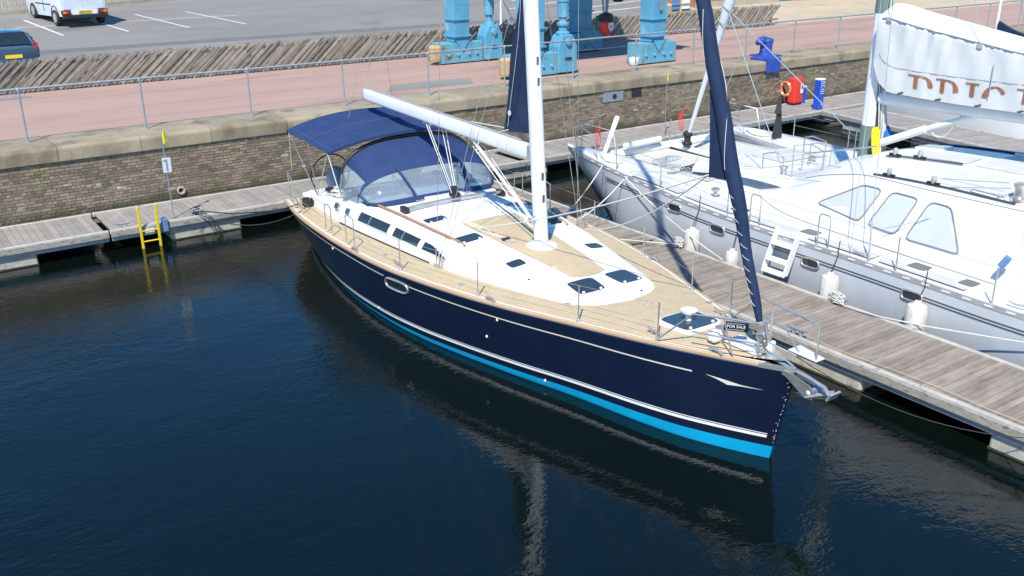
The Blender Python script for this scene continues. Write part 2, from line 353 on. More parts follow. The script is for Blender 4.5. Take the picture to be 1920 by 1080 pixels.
for c in range(22):
    z = .19 + c*bh; off = (c % 2)*bl/2 + random.uniform(-.02, .02); head = c % 4 == 1
    L = bl/2 if head else bl
    for k in range(int(46/L)):
        x = -2 + off + k*L
        if random.random() < .015: continue
        if nb < 300 and c >= 5 and 1.6 < x < 9.4 and not head and c % 2 == 0 and nb < 300:
            inst('brick', bmes[(k*7+c) % 4], qw, (x, WZ, z)); nb += 1
        else:
            d = random.uniform(-.012, .0); e = mj*.5
            n0 = len(rest.f)
            rest.add([(x-L/2+e, WZ+d, z-bh/2+e), (x+L/2-e, WZ+d, z-bh/2+e), (x+L/2-e, WZ+.02, z-bh/2+e), (x-L/2+e, WZ+.02, z-bh/2+e),
                      (x-L/2+e, WZ+d, z+bh/2-e), (x+L/2-e, WZ+d, z+bh/2-e), (x+L/2-e, WZ+.02, z+bh/2-e), (x-L/2+e, WZ+.02, z+bh/2-e)],
                     [(0, 1, 5, 4), (4, 5, 6, 7), (1, 2, 6, 5), (3, 0, 4, 7), (0, 3, 2, 1)])
            rr += [random.random()]*(len(rest.f)-n0)
o = rest.build('brick_courses', 'brick', qw); o['kind'] = 'stuff'
at = o.data.attributes.new('rnd', 'FLOAT', 'FACE'); at.data.foreach_set('value', rr[:len(o.data.polygons)])
# coping stones with a rounded nose
prof = [(26.4, 1.89), (WZ-.06, 1.89), (WZ-.06, 2.15)] + [(WZ+.04-.10*math.cos(t), 2.15+.10*math.sin(t)) for t in lin(.2, math.pi/2, 6)] + [(26.4, QZ)]
cms = []
for L in (1.96, 2.12, 1.8):
    m = MB().extr([(0, y-WZ, z-1.89) for y, z in prof], (L-.012, 0, 0)); cms.append((L, m.mesh('coping_stone', 'coping', smooth=40)))
x = -8.0; k = 0
while x < 62:
    L, me = cms[(k*5) % 3]; inst('coping_stone', me, qw, (x, WZ+random.uniform(-.008, .008), 1.89+random.uniform(-.004, .004))); x += L; k += 1
# drain pipe mouth, fender plate and hollow in the wall
MB().lathe([(.105, 0), (.105, -.06), (.07, -.06), (.065, 0)], (6.55, WZ-.005, .72), 16, 'y').build('drain_pipe', 'stone_plinth', qw, smooth=40)
MB().box(1.84, 1.98, WZ-.05, WZ+.01, .45, 1.05).build('render_patch', 'stone_plinth', qw, bevel=.01)
MB().box(21.0, 21.9, WZ-.03, WZ+.01, 1.5, 1.86).build('mooring_plate', 'galvanised', qw, bevel=.01)
MB().lathe([(.09, 0), (.09, -.012)], (21.5, WZ-.032, 1.68), 14, 'y').build('plate_hole', 'black_plastic', qw)
MB().box(22.3, 22.75, WZ-.02, WZ+.01, 1.55, 1.87).build('wall_recess', 'black_plastic', qw)
# ---------------------------------------------------------------- quay railing
rl = thing('quay_railing', 'grey galvanised tube railing along the quay edge', 'railing', (3.28, 25.8, QZ))
pm = MB().tube([(0, 0, 0), (0, 0, 1.29)], .026, 8)
pm.lathe([(.075, 0), (.075, .02), (.04, .025)], n=10); pm.lathe([(.036, 1.23), (.042, 1.26), (.042, 1.33), (.025, 1.345)], n=10)
pm = pm.mesh('post', 'rail_paint', smooth=50)
for k in range(-3, 20):
    inst('post', pm, rl, (3.28+2.86*k, 25.8+random.uniform(-.015, .015), QZ), (random.uniform(-.012, .012), random.uniform(-.012, .012), 0))
MB().tube([(-8, 25.8, QZ+1.3)] + [(3.28+2.86*k, 25.8, QZ+1.3+random.uniform(-.006, .006)) for k in range(-3, 20)], .029, 8).build('top_rail', 'rail_paint', rl, smooth=60)
for h in (.32, .62, .95):
    MB().tube([p for k in range(-3, 19) for p in sag((3.28+2.86*k, 25.8, QZ+h), (6.14+2.86*k, 25.8, QZ+h), .02, 4)[:-1]], .004, 4).build('wire', 'galvanised', rl)
# ---------------------------------------------------------------- leaning paling fence
pf = thing('paling_fence', 'weathered fence of slanted timber palings along the car park', 'fence', (20, 34.5, QZ))
sm = []
for k in range(5):
    w = random.uniform(.046, .056); h = random.uniform(1.50, 1.58); tp = random.uniform(.0, .03)
    m = MB().extr([(-w, 0, 0), (w, 0, 0), (w, 0, h-tp), (-w*.6, 0, h)], (0, .022, 0)); sm.append(m.mesh('paling', 'fence_wood'))
x = -.9; k = 0
while x < 40.2:
    inst('paling', sm[k % 5 if random.random() < .7 else 0], pf, (x, 34.48+.025*(k % 2)+random.uniform(-.01, .01), QZ+.02+random.uniform(0, .04)), (random.uniform(-.04, .02), math.radians(49)+random.uniform(-.025, .025), 0)); x += .142*random.uniform(.95, 1.05); k += 1
for h in (.25, .82): MB().box(-3, 41.2, 34.54, 34.60, QZ+h, QZ+h+.09).build('rail', 'fence_wood', pf)
fp = MB().box(-.06, .06, 0, .1, 0, 1.12).mesh('post', 'fence_wood')
for k in range(16): inst('post', fp, pf, (-2+2.85*k, 34.61, QZ-.05), (0, 0, 0))
# ---------------------------------------------------------------- white picket fence far behind
wf = thing('picket_fence', 'pale upright picket fence behind the parked white van', 'fence', (8, 53.8, slope(53.8)))
pk = MB().extr([(-.05, 0, 0), (.05, 0, 0), (.05, 0, 1.5), (0, 0, 1.58), (-.05, 0, 1.5)], (0, .025, 0)).mesh('picket', 'picket_white')
for k in range(88):
    x = 2.5 + k*.155; inst('picket', pk, wf, (x, 53.8+(x-8)*.28, slope(53.8+(x-8)*.28)+.14), (random.uniform(-.02, .02), random.uniform(-.03, .03), .27))
for h in (.42, 1.25): MB().tube([(2.2, 53.84-5.8*.28, slope(52.2)+h), (16.3, 53.84+8.3*.28, slope(56.1)+h)], .04, 4).build('rail', 'picket_white', wf)
MB().add([(2, 52.1, slope(52.1)), (16.5, 56.2, slope(56.2)), (16.5, 56.35, slope(56.2)), (2, 52.25, slope(52.1)), (2, 52.1, slope(52.1)+.16), (16.5, 56.2, slope(56.2)+.16), (16.5, 56.35, slope(56.2)+.16), (2, 52.25, slope(52.1)+.16)],
    [(3, 2, 1, 0), (4, 5, 6, 7), (0, 1, 5, 4), (1, 2, 6, 5), (2, 3, 7, 6), (3, 0, 4, 7)]).build('kerb', 'stone_plinth', wf)
# ---------------------------------------------------------------- brick building at the back
bb = thing('brick_building', 'red brick building with stone plinth behind the fence', 'building', (43, 41.5, 2.6))
for i, (x0, x1) in enumerate(((42.2, 49.4), (51.2, 60))):
    MB().box(x0, x1, 41.6, 49, 2.2, 7.5).build('wall', 'brick_wall', bb)
    MB().box(x0-.06, x1+.06, 41.5, 41.597, 2.2, 3.0).build('plinth', 'stone_plinth', bb)
MB().box(49.4, 51.2, 41.9, 49, 2.2, 7.5).build('wall', 'brick_wall', bb)
d = MB().box(49.5, 51.1, 41.8, 41.897, 2.6, 5.0).build('door', 'teal_door', bb); MB().box(50.28, 50.32, 41.77, 41.8, 3.6, 3.8).build('handle', 'stainless', d)
for x in (53.3, 56.2): 
    w = MB().box(x, x+1.3, 41.56, 41.597, 4.0, 5.6).build('window', 'white_paint', bb); MB().box(x+.1, x+1.2, 41.54, 41.557, 4.1, 5.5).build('pane', 'smoked_glass', w)
for x in (44, 46.6):
    w = MB().box(x, x+1.2, 41.56, 41.597, 3.8, 5.4).build('window', 'white_paint', bb); MB().box(x+.1, x+1.1, 41.54, 41.557, 3.9, 5.3).build('pane', 'smoked_glass', w)
MB().add([(42, 41.4, 7.5), (60.2, 41.4, 7.5), (60.2, 49.2, 7.5), (42, 49.2, 7.5), (42, 45.3, 9.6), (60.2, 45.3, 9.6)], [(0, 1, 5, 4), (2, 3, 4, 5), (0, 4, 3), (1, 2, 5), (3, 2, 1, 0)]).build('roof', 'asphalt_dark', bb)
nbd = thing('notice_board', 'blue and white notice board on a yellow post behind the fence', 'sign', (40.2, 40.9, 2.64))
MB().box(39.55, 40.2, 40.88, 40.92, 2.75, 4.5).build('panel', 'blue_cover', nbd); MB().box(40.3, 40.95, 40.88, 40.92, 2.75, 4.5).build('panel', 'white_paint', nbd)
MB().box(40.2, 40.3, 40.85, 40.95, 2.5, 4.6).build('post', 'safety_yellow', nbd)
for h in (3.0, 4.2): MB().box(39.5, 41, 40.83, 40.878, h, h+.06).build('crossbar', 'galvanised', nbd)
# ================================================================ portal crane on the quay
cr = thing('harbour_crane', 'sky blue steel portal crane standing on the promenade', 'crane', (22.7, 29.6, QZ))
Z = QZ
def bogie(x, y, kind):
    b = MB().extr([(x-.94, y-.36, Z+.03), (x+.94, y-.36, Z+.03), (x+.94, y-.36, Z+.78), (x-.94, y-.36, Z+.78)], (0, .72, 0)).build('bogie', 'crane_blue_worn', cr, bevel=.02)
    for dx in (-.62, -.2, .3, .66):
        MB().lathe([(.07, 0), (.055, -.05), (.02, -.06)], (x+dx, y-.36, Z+.33), 8, 'y').build('axle_cap', 'crane_blue', b, smooth=40)
    for k in range(9):
        for dx in (-.80, .84): MB().lathe([(.022, 0), (.015, -.02)], (x+dx, y-.362, Z+.12+k*.075), 6, 'y').build('rivet', 'crane_rust', b)
    # saddle and pivot that carry the leg
    MB().extr([(x-.3, y-.37, Z+.86), (x+.3, y-.37, Z+.86), (x, y-.37, Z+.42)], (0, -.03, 0)).build('pivot_plate', 'crane_blue', cr)
    MB().box(x-.34, x+.34, y-.3, y+.3, Z+.80, Z+.98).build('saddle', 'crane_blue', cr, bevel=.015)
    if kind == 'rusty': MB().lathe([(.24, 0), (.27, .1), (.27, .52), (.2, .6), (.1, .62)], (x-1.08, y-.1, Z+.12), 14).build('buffer', 'crane_rust', cr, smooth=40)
    if kind == 'white':
        MB().lathe([(.15, 0), (.2, .06), (.2, .26), (.12, .3)], (x-1.1, y-.22, Z+.0), 12).build('buffer', 'white_paint', cr, smooth=40)
def leg(x, y):
    s = .34
    l = MB().add([(x-s, y-s, Z+.98), (x+s, y-s, Z+.98), (x+s, y+s, Z+.98), (x-s, y+s, Z+.98), (x-s*1.2, y-s*1.2, Z+5.4), (x+s*1.2, y-s*1.2, Z+5.4), (x+s*1.2, y+s*1.2, Z+5.4), (x-s*1.2, y+s*1.2, Z+5.4)],
                [(3, 2, 1, 0), (4, 5, 6, 7), (0, 1, 5, 4), (1, 2, 6, 5), (2, 3, 7, 6), (3, 0, 4, 7)]).build('leg', 'crane_blue', cr, bevel=.02)
    MB().box(x-s-.06, x+s+.06, y-s-.06, y+s+.06, Z+.99, Z+1.06).build('collar', 'crane_blue', l)
    MB().box(x-s-.07, x+s+.07, y-s-.07, y+s+.07, Z+1.62, Z+1.67).build('collar', 'crane_blue', l)
    for h in (2.2, 3.4, 4.6):
        for k in range(5): MB().lathe([(.018, 0), (.012, -.012)], (x-.24+.12*k, y-s*(1+.045*(h-1))-.012, Z+h), 6, 'y').build('bolt', 'crane_blue_worn', l)
    for dx in (-.16, .05, .21):
        h0 = random.uniform(1.1, 1.6); MB().add([(x+dx-.012, y-s-.03, Z+h0), (x+dx+.012, y-s-.03, Z+h0), (x+dx+.006, y-s-.018, Z+h0-random.uniform(.1, .2)), (x+dx-.006, y-s-.018, Z+h0-.22)], [(0, 1, 2, 3)]).build('rust_run', 'crane_rust', l)
    return l
def drive(x, y, tall):
    d = MB().extr([(x-.42, y-.36, Z+.05), (x+.42, y-.36, Z+.05), (x+.42, y-.36, Z+.95), (x+.22, y-.36, Z+1.35), (x-.22, y-.36, Z+1.35), (x-.42, y-.36, Z+.95)], (0, .6, 0)).build('gear_housing', 'crane_blue', cr, bevel=.03)
    MB().lathe([(.14, -.37), (.12, -.44), (.04, -.46)], (x, y, Z+1.1), 10, 'y').build('bearing_cap', 'crane_blue', d, smooth=40)
    MB().box(x-.14, x+.14, y-.40, y-.362, Z+.5, Z+.58).build('hand_hole', 'black_plastic', d)
    MB().lathe([(.26, 1.35), (.26, 1.42), (.16, 1.46), (.16, 1.62), (.22, 1.66), (.22, 1.74), (.14, 1.78), (.14, 1.9), (.2, 1.95), (.2, 2.45), (.23, 2.47), (.23, 2.52), (.1, 2.6)] if tall else [(.22, 1.35), (.22, 1.42), (.13, 1.46), (.13, 1.7), (.2, 1.74), (.2, 2.6), (.1, 2.66)], (x, y-.05, Z), 14).build('motor', 'crane_blue', cr, smooth=35)
bogie(19.75, 32.2, 'rusty'); leg(19.75, 32.2); drive(21.15, 32.1, False)
bogie(19.75, 27.35, 'rusty'); leg(19.75, 27.35); drive(21.1, 27.3, True)
bogie(25.55, 27.4, 'white'); l4 = leg(25.55, 27.4)
bogie(25.7, 32.0, ''); leg(25.7, 32.0)
MB().box(25.47, 25.63, 26.975, 26.99, Z+1.95, Z+3.0).build('number_plate', 'galvanised', l4)
o = inst('number', text_mesh('number', '3', .30, 'black_plastic'), cr, (25.55, 26.965, Z+2.75), (math.pi/2, math.pi/2, 0))
for y in (27.4, 32.1): MB().box(18.9, 26.5, y-.45, y+.45, Z+5.4, Z+6.3).build('portal_beam', 'crane_blue', cr, bevel=.03)
for x in (19.75, 25.6): MB().box(x-.44, x+.44, 27.86, 31.64, Z+5.42, Z+6.28).build('cross_beam', 'crane_blue', cr, bevel=.03)
MB().box(18.7, 26.8, 26.8, 32.7, Z+6.31, Z+6.5).build('platform', 'crane_blue', cr)
MB().lathe([(1.5, 6.5), (1.5, 7.2), (1.3, 7.25)], (22.7, 29.7, Z), 20).build('slewing_ring', 'crane_blue', cr, smooth=40)
MB().box(21.2, 24.2, 28.0, 33.0, Z+7.25, Z+9.8).build('machine_house', 'crane_blue', cr, bevel=.04)
XL = 25.75
hb_ = thing('lifting_block', 'red and black lifting block with white badge hanging under the crane', 'lifting block', (XL, 30.4, Z+.9))
MB().lathe([(.12, .80), (.26, .86), (.30, 1.0), (.30, 1.30), (.27, 1.34)], (XL, 30.4, Z), 14).build('body', 'red_plastic', hb_, smooth=40)
MB().lathe([(.32, 1.34), (.34, 1.42), (.30, 1.58), (.12, 1.66)], (XL, 30.4, Z), 14).build('cap', 'black_plastic', hb_, smooth=40)
q = [(XL-.13, 1.28), (XL+.13, 1.28), (XL+.13, 1.08), (XL, .94), (XL-.13, 1.08)]
MB().extr([(x, 30.085, Z+z) for x, z in q], (0, -.012, 0)).build('badge', 'white_paint', hb_)
inst('letter', text_mesh('letter', 'N', .2, 'black_plastic'), hb_, (XL, 30.068, Z+1.13), (math.pi/2, 0, 0))
for dx, dy in ((-.75, 0), (.05, .1), (.28, -.1)): MB().tube([(XL+dx*.15, 30.4, Z+1.6), (XL+dx, 30.4+dy, Z+6.2)], .045, 6).build('sling', 'galvanised', hb_)
cw = thing('counterweight_block', 'black block hanging high beside the lifting block', 'lifting block', (26.2, 30.2, Z+2.1))
MB().lathe([(.16, 2.08), (.24, 2.14), (.26, 2.7), (.1, 2.8)], (26.2, 30.2, Z), 12).build('body', 'black_plastic', cw, smooth=40)
MB().tube([(26.2, 30.2, Z+2.75), (26.2, 30.2, Z+5.42)], .03, 6).build('cable', 'dark_rope', cw)
gb = tag(MB().box(28.15, 28.3, 33.9, 33.95, Z, Z+1.2).build('green_board', 'green_board', loc=(28.2, 33.9, Z)), 'narrow green board standing against the fence behind the crane leg', 'board')
tp = thing('steel_tripod', 'white steel tripod mast stand in the car park behind the crane', 'tripod', (27.7, 40.9, slope(40.9)))
z0 = slope(40.9)-.01
MB().tube([(27.7, 40.9, z0), (27.7, 40.9, z0+3.2)], .06, 8).build('pole', 'white_paint', tp, smooth=60)
for dx, dy in ((-.95, -.2), (.95, .1), (.1, -.7)): MB().tube([(27.7, 40.9, z0+1.35), (27.7+dx, 40.9+dy, slope(40.9+dy)-.01)], .03, 6).build('brace', 'galvanised', tp)
MB().tube([(26.95, 40.75, z0+.1), (26.95, 40.75, z0+2.6)], .05, 8).build('pole', 'galvanised', tp); MB().tube([(26.95, 40.75, z0+1.3), (27.7, 40.9, z0+1.2)], .02, 6).build('tie', 'white_paint', tp)
# ---------------------------------------------------------------- horn bollard
bo = thing('mooring_bollard', 'bright blue iron horn bollard bolted over the coping', 'bollard', (29.9, 25.7, QZ))
MB().lathe([(.30, 0), (.27, .06), (.25, .15), (.245, .42), (.27, .52), (.285, .60), (.25, .67), (.13, .70)], (30.5, 26.05, QZ), 18).build('post', 'bollard_blue', bo, smooth=50)
MB().tube([(30.5, 26.05, QZ+.55), (30.25, 26.02, QZ+.62), (30.0, 25.98, QZ+.61), (29.86, 25.95, QZ+.52)], [.18, .16, .14, .09], 12).build('horn', 'bollard_blue', bo, smooth=60)
MB().box(29.95, 30.85, 25.5, 26.38, QZ+.002, QZ+.06).build('base_plate', 'bollard_blue', bo, bevel=.015)
MB().box(29.10, 29.86, 24.70, 24.785, 1.82, QZ+.10).build('apron', 'bollard_blue', bo, bevel=.01)
MB().box(29.10, 29.945, 24.786, 25.6, QZ+.002, QZ+.09).build('step_plate', 'bollard_blue', bo, bevel=.01)
# ---------------------------------------------------------------- bicycle rack behind the rail
br = thing('cycle_rack', 'white bicycle rack on the promenade by the fence', 'bicycle rack', (4.0, 33.4, QZ))
for k in range(5): MB().tube([(3.3+.25*k, 33.4, QZ+.04), (3.3+.25*k, 33.4, QZ+.28), (3.33+.25*k, 33.4, QZ+.33), (3.37+.25*k, 33.4, QZ+.33), (3.4+.25*k, 33.4, QZ+.28), (3.4+.25*k, 33.4, QZ+.04)], .012, 6).build('hoop', 'galvanised', br)
MB().box(3.0, 4.6, 33.35, 33.45, QZ-.01, QZ+.04).build('base_bar', 'galvanised', br)
# ================================================================ vehicles
def wheel(name, x, y, z, r, root, s):
    w = MB().lathe([(r*.55, -.1), (r*.93, -.1), (r, -.06), (r, .06), (r*.93, .1), (r*.55, .1)], (x, y, z+r), 20, 'x').build('wheel', 'rubber', root, smooth=40)
    MB().lathe([(r*.1, s*.085), (r*.62, s*.085), (r*.62, s*.104), (r*.5, s*.1), (r*.15, s*.112)], (x, y, z+r), 16, 'x').build('rim', 'alloy', w, smooth=40)
def loft(secs):
    m = MB(); n = len(secs[0]); m.grid(secs, closed=True); m.f += [tuple(range(n))[::-1], tuple(range(len(secs)*n-n, len(secs)*n))]; return m
def sec(x, y, z, wl, wb, wr, zl, zb, zt):
    """cross-section of a car body: sill, waist and roof half-widths and heights"""
    return [(x-wl, y, z+zl), (x-wb, y, z+(zl+zb)*.5), (x-wb*.99, y, z+zb), (x-wr-.03, y, z+max(zb+.01, zt-.10)), (x-wr+.12, y, z+zt), (x+wr-.12, y, z+zt), (x+wr+.03, y, z+max(zb+.01, zt-.10)), (x+wb*.99, y, z+zb), (x+wb, y, z+(zl+zb)*.5), (x+wl, y, z+zl)]
# blue hatchback seen from behind
X, Y = 4.80, 37.1; z = slope(38.7)-.0
car = thing('parked_car', 'blue hatchback parked behind the paling fence', 'car', (X, Y, slope(Y)))
S = [(0, .70, .78, .60, .42, .92, .94), (.06, .76, .84, .62, .30, .94, 1.02), (.32, .80, .86, .60, .24, .94, 1.28), (.62, .80, .87, .60, .22, .94, 1.43), (1.3, .8, .87, .60, .2, .93, 1.48), (2.3, .8, .87, .6, .2, .92, 1.44), (2.95, .8, .87, .6, .2, .92, .99), (3.6, .78, .85, .62, .2, .84, .87), (4.1, .7, .78, .6, .28, .70, .73)]
MB.build(loft([sec(X, Y+y, z, a, b, c, d, e, f) for y, a, b, c, d, e, f in S]), 'body', 'car_blue', car, smooth=38)
def quad(pts, name, m, root, t=.01): return MB().extr(pts, t if not isinstance(t, (int, float)) else (0, -t, t*.4)).build(name, m, root)
quad([(X-.60, Y+.075, z+1.0), (X+.60, Y+.075, z+1.0), (X+.53, Y+.53, z+1.385), (X-.53, Y+.53, z+1.385)], 'rear_window', 'smoked_glass', car, (0, -.05, .055))
for s in (-1, 1):
    quad([(X+s*.60, Y+.01, z+.80), (X+s*.86, Y+.10, z+.76), (X+s*.84, Y+.20, z+1.06), (X+s*.68, Y+.12, z+1.06)], 'tail_light', 'tail_light', car, .03)
    quad([(X+s*.885, Y+.55, z+.96), (X+s*.885, Y+2.75, z+.96), (X+s*.66, Y+2.25, z+1.36), (X+s*.66, Y+.85, z+1.36)], 'side_window', 'smoked_glass', car, (s*.012, 0, .004))
    MB().obox((X+s*.97, Y+2.6, z+1.02), (.2, .1, .13)).build('mirror', 'car_blue', car, bevel=.02)
    for wy in (.75, 3.35): wheel('wheel', X+s*.77, Y+wy, slope(Y+wy)+.004, .3, car, s)
pl = quad([(X-.27, Y-.012, z+.60), (X+.27, Y-.012, z+.60), (X+.27, Y-.006, z+.72), (X-.27, Y-.006, z+.72)], 'number_plate', 'plate_yellow', car, .012)
MB().box(X-.78, X+.78, Y-.07, Y+.08, z+.34, z+.56).build('bumper', 'car_blue', car, bevel=.03)
MB().tube([(X+.05, Y+.42, z+1.33), (X-.35, Y+.12, z+1.07)], .012, 5).build('wiper', 'black_plastic', car)
MB().tube([(X, Y+.9, z+1.45), (X, Y+.8, z+1.62)], .006, 5).build('aerial', 'black_plastic', car)
# white van
X, Y = 9.5, 48.2; z = slope(50.0)-.02
van = thing('parked_van', 'white panel van with yellow rear plate parked by the picket fence', 'van', (X, Y, slope(Y)), math.radians(8)); van.scale = (1.1, 1.1, 1.1)
S = [(0, .86, .90, .84, .42, 1.2, 1.9), (.08, .90, .94, .84, .36, 1.2, 1.97), (.6, .92, .96, .86, .32, 1.2, 2.0), (3.3, .92, .96, .86, .3, 1.2, 1.98), (4.0, .9, .94, .74, .3, 1.15, 1.2), (4.55, .82, .88, .7, .34, .92, .97)]
loft([sec(X, Y+y, z, a, b, c, d, e, f) for y, a, b, c, d, e, f in S]).build('body', 'van_white', van, smooth=38)
for s in (-1, 1):
    d = MB().box(X+(.01 if s > 0 else -.83), X+(.83 if s > 0 else -.01), Y-.016, Y+.02, z+.62, z+1.82).build('rear_door', 'van_white', van, bevel=.008)
    MB().box(X+s*.42-.3, X+s*.42+.3, Y-.026, Y-.0165, z+1.22, z+1.68).build('pane', 'smoked_glass', d)
    MB().box(X+s*.1-.05, X+s*.1+.05, Y-.03, Y-.0165, z+1.0, z+1.05).build('handle', 'black_plastic', d)
    lc = MB().box(X+s*.76-.18, X+s*.76+.18, Y-.07, Y+.02, z+.42, z+.60).build('light_cluster', 'black_plastic', van, bevel=.01)
    MB().box(X+s*.83-.07, X+s*.83+.07, Y-.085, Y-.0705, z+.46, z+.57).build('amber_lens', 'amber_light', lc); MB().box(X+s*.69-.065, X+s*.69+.065, Y-.085, Y-.0705, z+.46, z+.57).build('red_lens', 'tail_light', lc)
    for wy in (.75, 3.45):
        wheel('wheel', X+s*.88, Y+wy, slope(Y+wy)+.004, .33, van, s)
        MB().tube([(X+s*.95, Y+wy+.40*math.cos(q), z+.36+.40*math.sin(q)) for q in lin(-.25, math.pi+.25, 16)], .025, 5).build('wheel_arch', 'black_plastic', van)
    quad([(X+s*.945, Y+2.7, z+1.2), (X+s*.945, Y+3.55, z+1.2), (X+s*.86, Y+3.25, z+1.75), (X+s*.87, Y+2.7, z+1.75)], 'side_window', 'smoked_glass', van, (s*.012, 0, 0))
    MB().box(X+s*.965-.008, X+s*.965+.008, Y+1.1, Y+3.0, z+.78, z+.82).build('side_moulding', 'black_plastic', van)
    MB().box(X+s*.962-.006, X+s*.962+.006, Y+2.0, Y+2.02, z+.5, z+1.75).build('door_seam', 'black_plastic', van)
MB().box(X-.92, X+.92, Y-.16, Y+.02, z+.26, z+.41).build('bumper', 'black_plastic', van, bevel=.02)
MB().box(X-.5, X+.5, Y-.075, Y-.0, z+.415, z+.605).build('plate_panel', 'white_paint', van)
pl = MB().box(X-.27, X+.27, Y-.09, Y-.0755, z+.45, z+.575).build('number_plate', 'plate_yellow', van)
inst('plate_text', text_mesh('plate_text', 'E342 ADR', .105, 'black_plastic'), pl, (X, Y-.0925, z+.512), (math.pi/2, 0, 0))
MB().tube([(X-.2, Y-.08, z+.22), (X+.2, Y-.08, z+.22)], .03, 6).build('tow_bar', 'black_plastic', van)
# ================================================================ floating pontoons
PZ = .52
def pontoon(name, label, org, ang, length, width, pitch, matn, floats, joints=(), ew=.09):
    """decking across a frame: local x runs along it, y across"""
    root = thing(name, label, 'pontoon', (org[0], org[1], 0), ang)
    L = lambda m, n, k, par=root, **kw: m.build(n, k, par, world=False, **kw)
    pmes = []
    for k in range(4):
        w = pitch-.009; e = random.uniform(-.002, .003)
        pmes.append(MB().box(-w/2, w/2, ew+.004, width-ew-.004, -.035, e).mesh('plank', matn))
    n = int(length/pitch)
    for k in range(n):
        x = (k+.5)*pitch
        if any(abs(x-j) < pitch*.6 for j in joints): continue
        o = bpy.data.objects.new('plank', pmes[random.randrange(4)]); COL.objects.link(o); o.parent = root; o.location = (x, 0, PZ-.012+random.uniform(-.003, .003)); o.rotation_euler = (random.uniform(-.002, .002), 0, 0)
    js = [0]+list(joints)+[length]
    for a, b in zip(js, js[1:]):
        for y0, y1, s in ((0, ew, -1), (width-ew, width, 1)):
            L(MB().box(a+.015, b-.015, y0, y1, PZ-.09, PZ+.012), 'edge_board', 'aluminium_edge', bevel=.012)
            yo = (y0-.05, y0-.002) if s < 0 else (y1+.002, y1+.05)
            L(MB().box(a+.02, b-.02, yo[0], yo[1], PZ-.155, PZ-.01), 'fender_strip', 'timber_fender', bevel=.012)
            L(MB().box(a+.03, b-.03, y0+.005, y1-.005, PZ-.25, PZ-.16), 'frame_beam', 'galvanised')
    for a, b in floats:
        f = L(MB().box(a, b, .06, width-.06, -.35, PZ-.255), 'float', 'concrete_float', bevel=.04)
        L(MB().box(a-.006, b+.006, .054, width-.054, -.2, .035), 'weed_line', 'weed', f)
    return root, L
rA, LA = pontoon('pontoon', 'long grey decked pontoon below the quay wall', (-2.6, 22.8), 0, 43, 1.9, .15, 'deck_plank_smooth',
    [(x, x+1.75) for x in (-.2, 3.5, 8.25, 13, 18, 23, 28, 33)], (6.85, 18.9, 31.0))
rB, LB = pontoon('pontoon', 'weathered slatted finger pontoon between the navy yacht and the catamaran', (14.2, 2.6), math.pi/2, 20.1, 1.95, .12, 'deck_plank',
    [(1.6, 3.25), (5.4, 7.5), (10.5, 12.2), (15, 16.8)], (12.2,))
rC, LC = pontoon('pontoon', 'short finger pontoon beyond the catamaran', (30.1, 22.7), math.radians(261), 12.5, 2.0, .15, 'deck_plank_smooth', [(1, 2.6), (6, 7.6), (10, 11.6)], ())
def cleat(x, y, z, ang, root=None, label=None, s=1.0):
    t = thing('mooring_cleat', label, 'cleat', (x, y, z), ang) if label else None
    m = MB().tube([(-.16*s, 0, .10*s), (-.09*s, 0, .085*s), (.09*s, 0, .085*s), (.16*s, 0, .10*s)], [.018*s, .026*s, .026*s, .018*s], 8)
    if t:
        m.build('horn', 'galvanised', t, smooth=60, world=False)
        for sx in (-.06, .06): MB().lathe([(.028*s, 0), (.02*s, .085*s)], (sx*s, 0, 0), 8).build('foot', 'galvanised', t, world=False)
    return t
cleat(14.08, 14.0, PZ+.01, math.pi/2, label='iron cleat on the pontoon beside the catamaran, tied with white rope', s=1.3)
cleat(14.08, 9.85, PZ+.01, math.pi/2, label='iron cleat with rope by the third fender on the finger pontoon', s=1.3)
cleat(12.34, 9.35, PZ+.01, math.pi/2, label='iron cleat on the finger pontoon beside the yacht bow', s=1.3)
cleat(12.34, 16.5, PZ+.01, math.pi/2, label='iron cleat on the finger pontoon behind the yacht mast', s=1.3)
cleat(6.35, 22.9, PZ+.01, 0, label='iron cleat with dark ropes on the quay pontoon near the pole', s=1.2)
cleat(4.6, 22.9, PZ+.01, 0, label='iron cleat on the quay pontoon left of the yellow ladder', s=1.1)
# ================================================================ the navy yacht (local frame: x to port, y aft from the bow, z up from the water)
ya = thing('sailing_yacht', 'navy blue sailing yacht with teak deck moored beside the finger pontoon', 'sailing yacht', (9.57, 7.2, 0), -.025)
def Yb(m, name, k, par=None, **kw): return m.build(name, k, par or ya, world=False, **kw)
LOA = 13.4
def sheer(a): return 1.15 + .32*max(0, 1-a/LOA)**2
HBX = [0, .3, .7, 1.2, 2.1, 3.3, 4.4, 5.6, 6.6, 7.5, 8.7, 9.8, 10.9, 12, 13.4]; HBY = [.02, .16, .34, .55, .91, 1.32, 1.70, 2.03, 2.24, 2.38, 2.46, 2.47, 2.44, 2.36, 2.14]
WLX = [0, .28, .7, 1.2, 2.1, 3.3, 4.6, 5.9, 6.8, 8, 8.9, 9.9, 10.8, 12, 13.4]; WLY = [.01, .147, .335, .53, .82, 1.13, 1.53, 1.88, 2.07, 2.2, 2.22, 2.17, 2.06, 1.85, 1.5]
def hb(a): return ip(HBX, HBY, a)
def wl(a): return ip(WLX, WLY, a)
def hw(a, z):
    """half-breadth of the hull at height z"""
    t = max(-.4, min(1, z/sheer(a)))
    if t >= 0: return wl(a) + (hb(a)-wl(a))*t**.8
    return wl(a)*(1+t*1.3)
def stem(a, z): return a + (.30*(1-min(1, max(0, z/1.47)))*max(0, 1-a/1.5))
AS = lin(0, 2.4, 18)[:-1] + lin(2.4, LOA, 50)
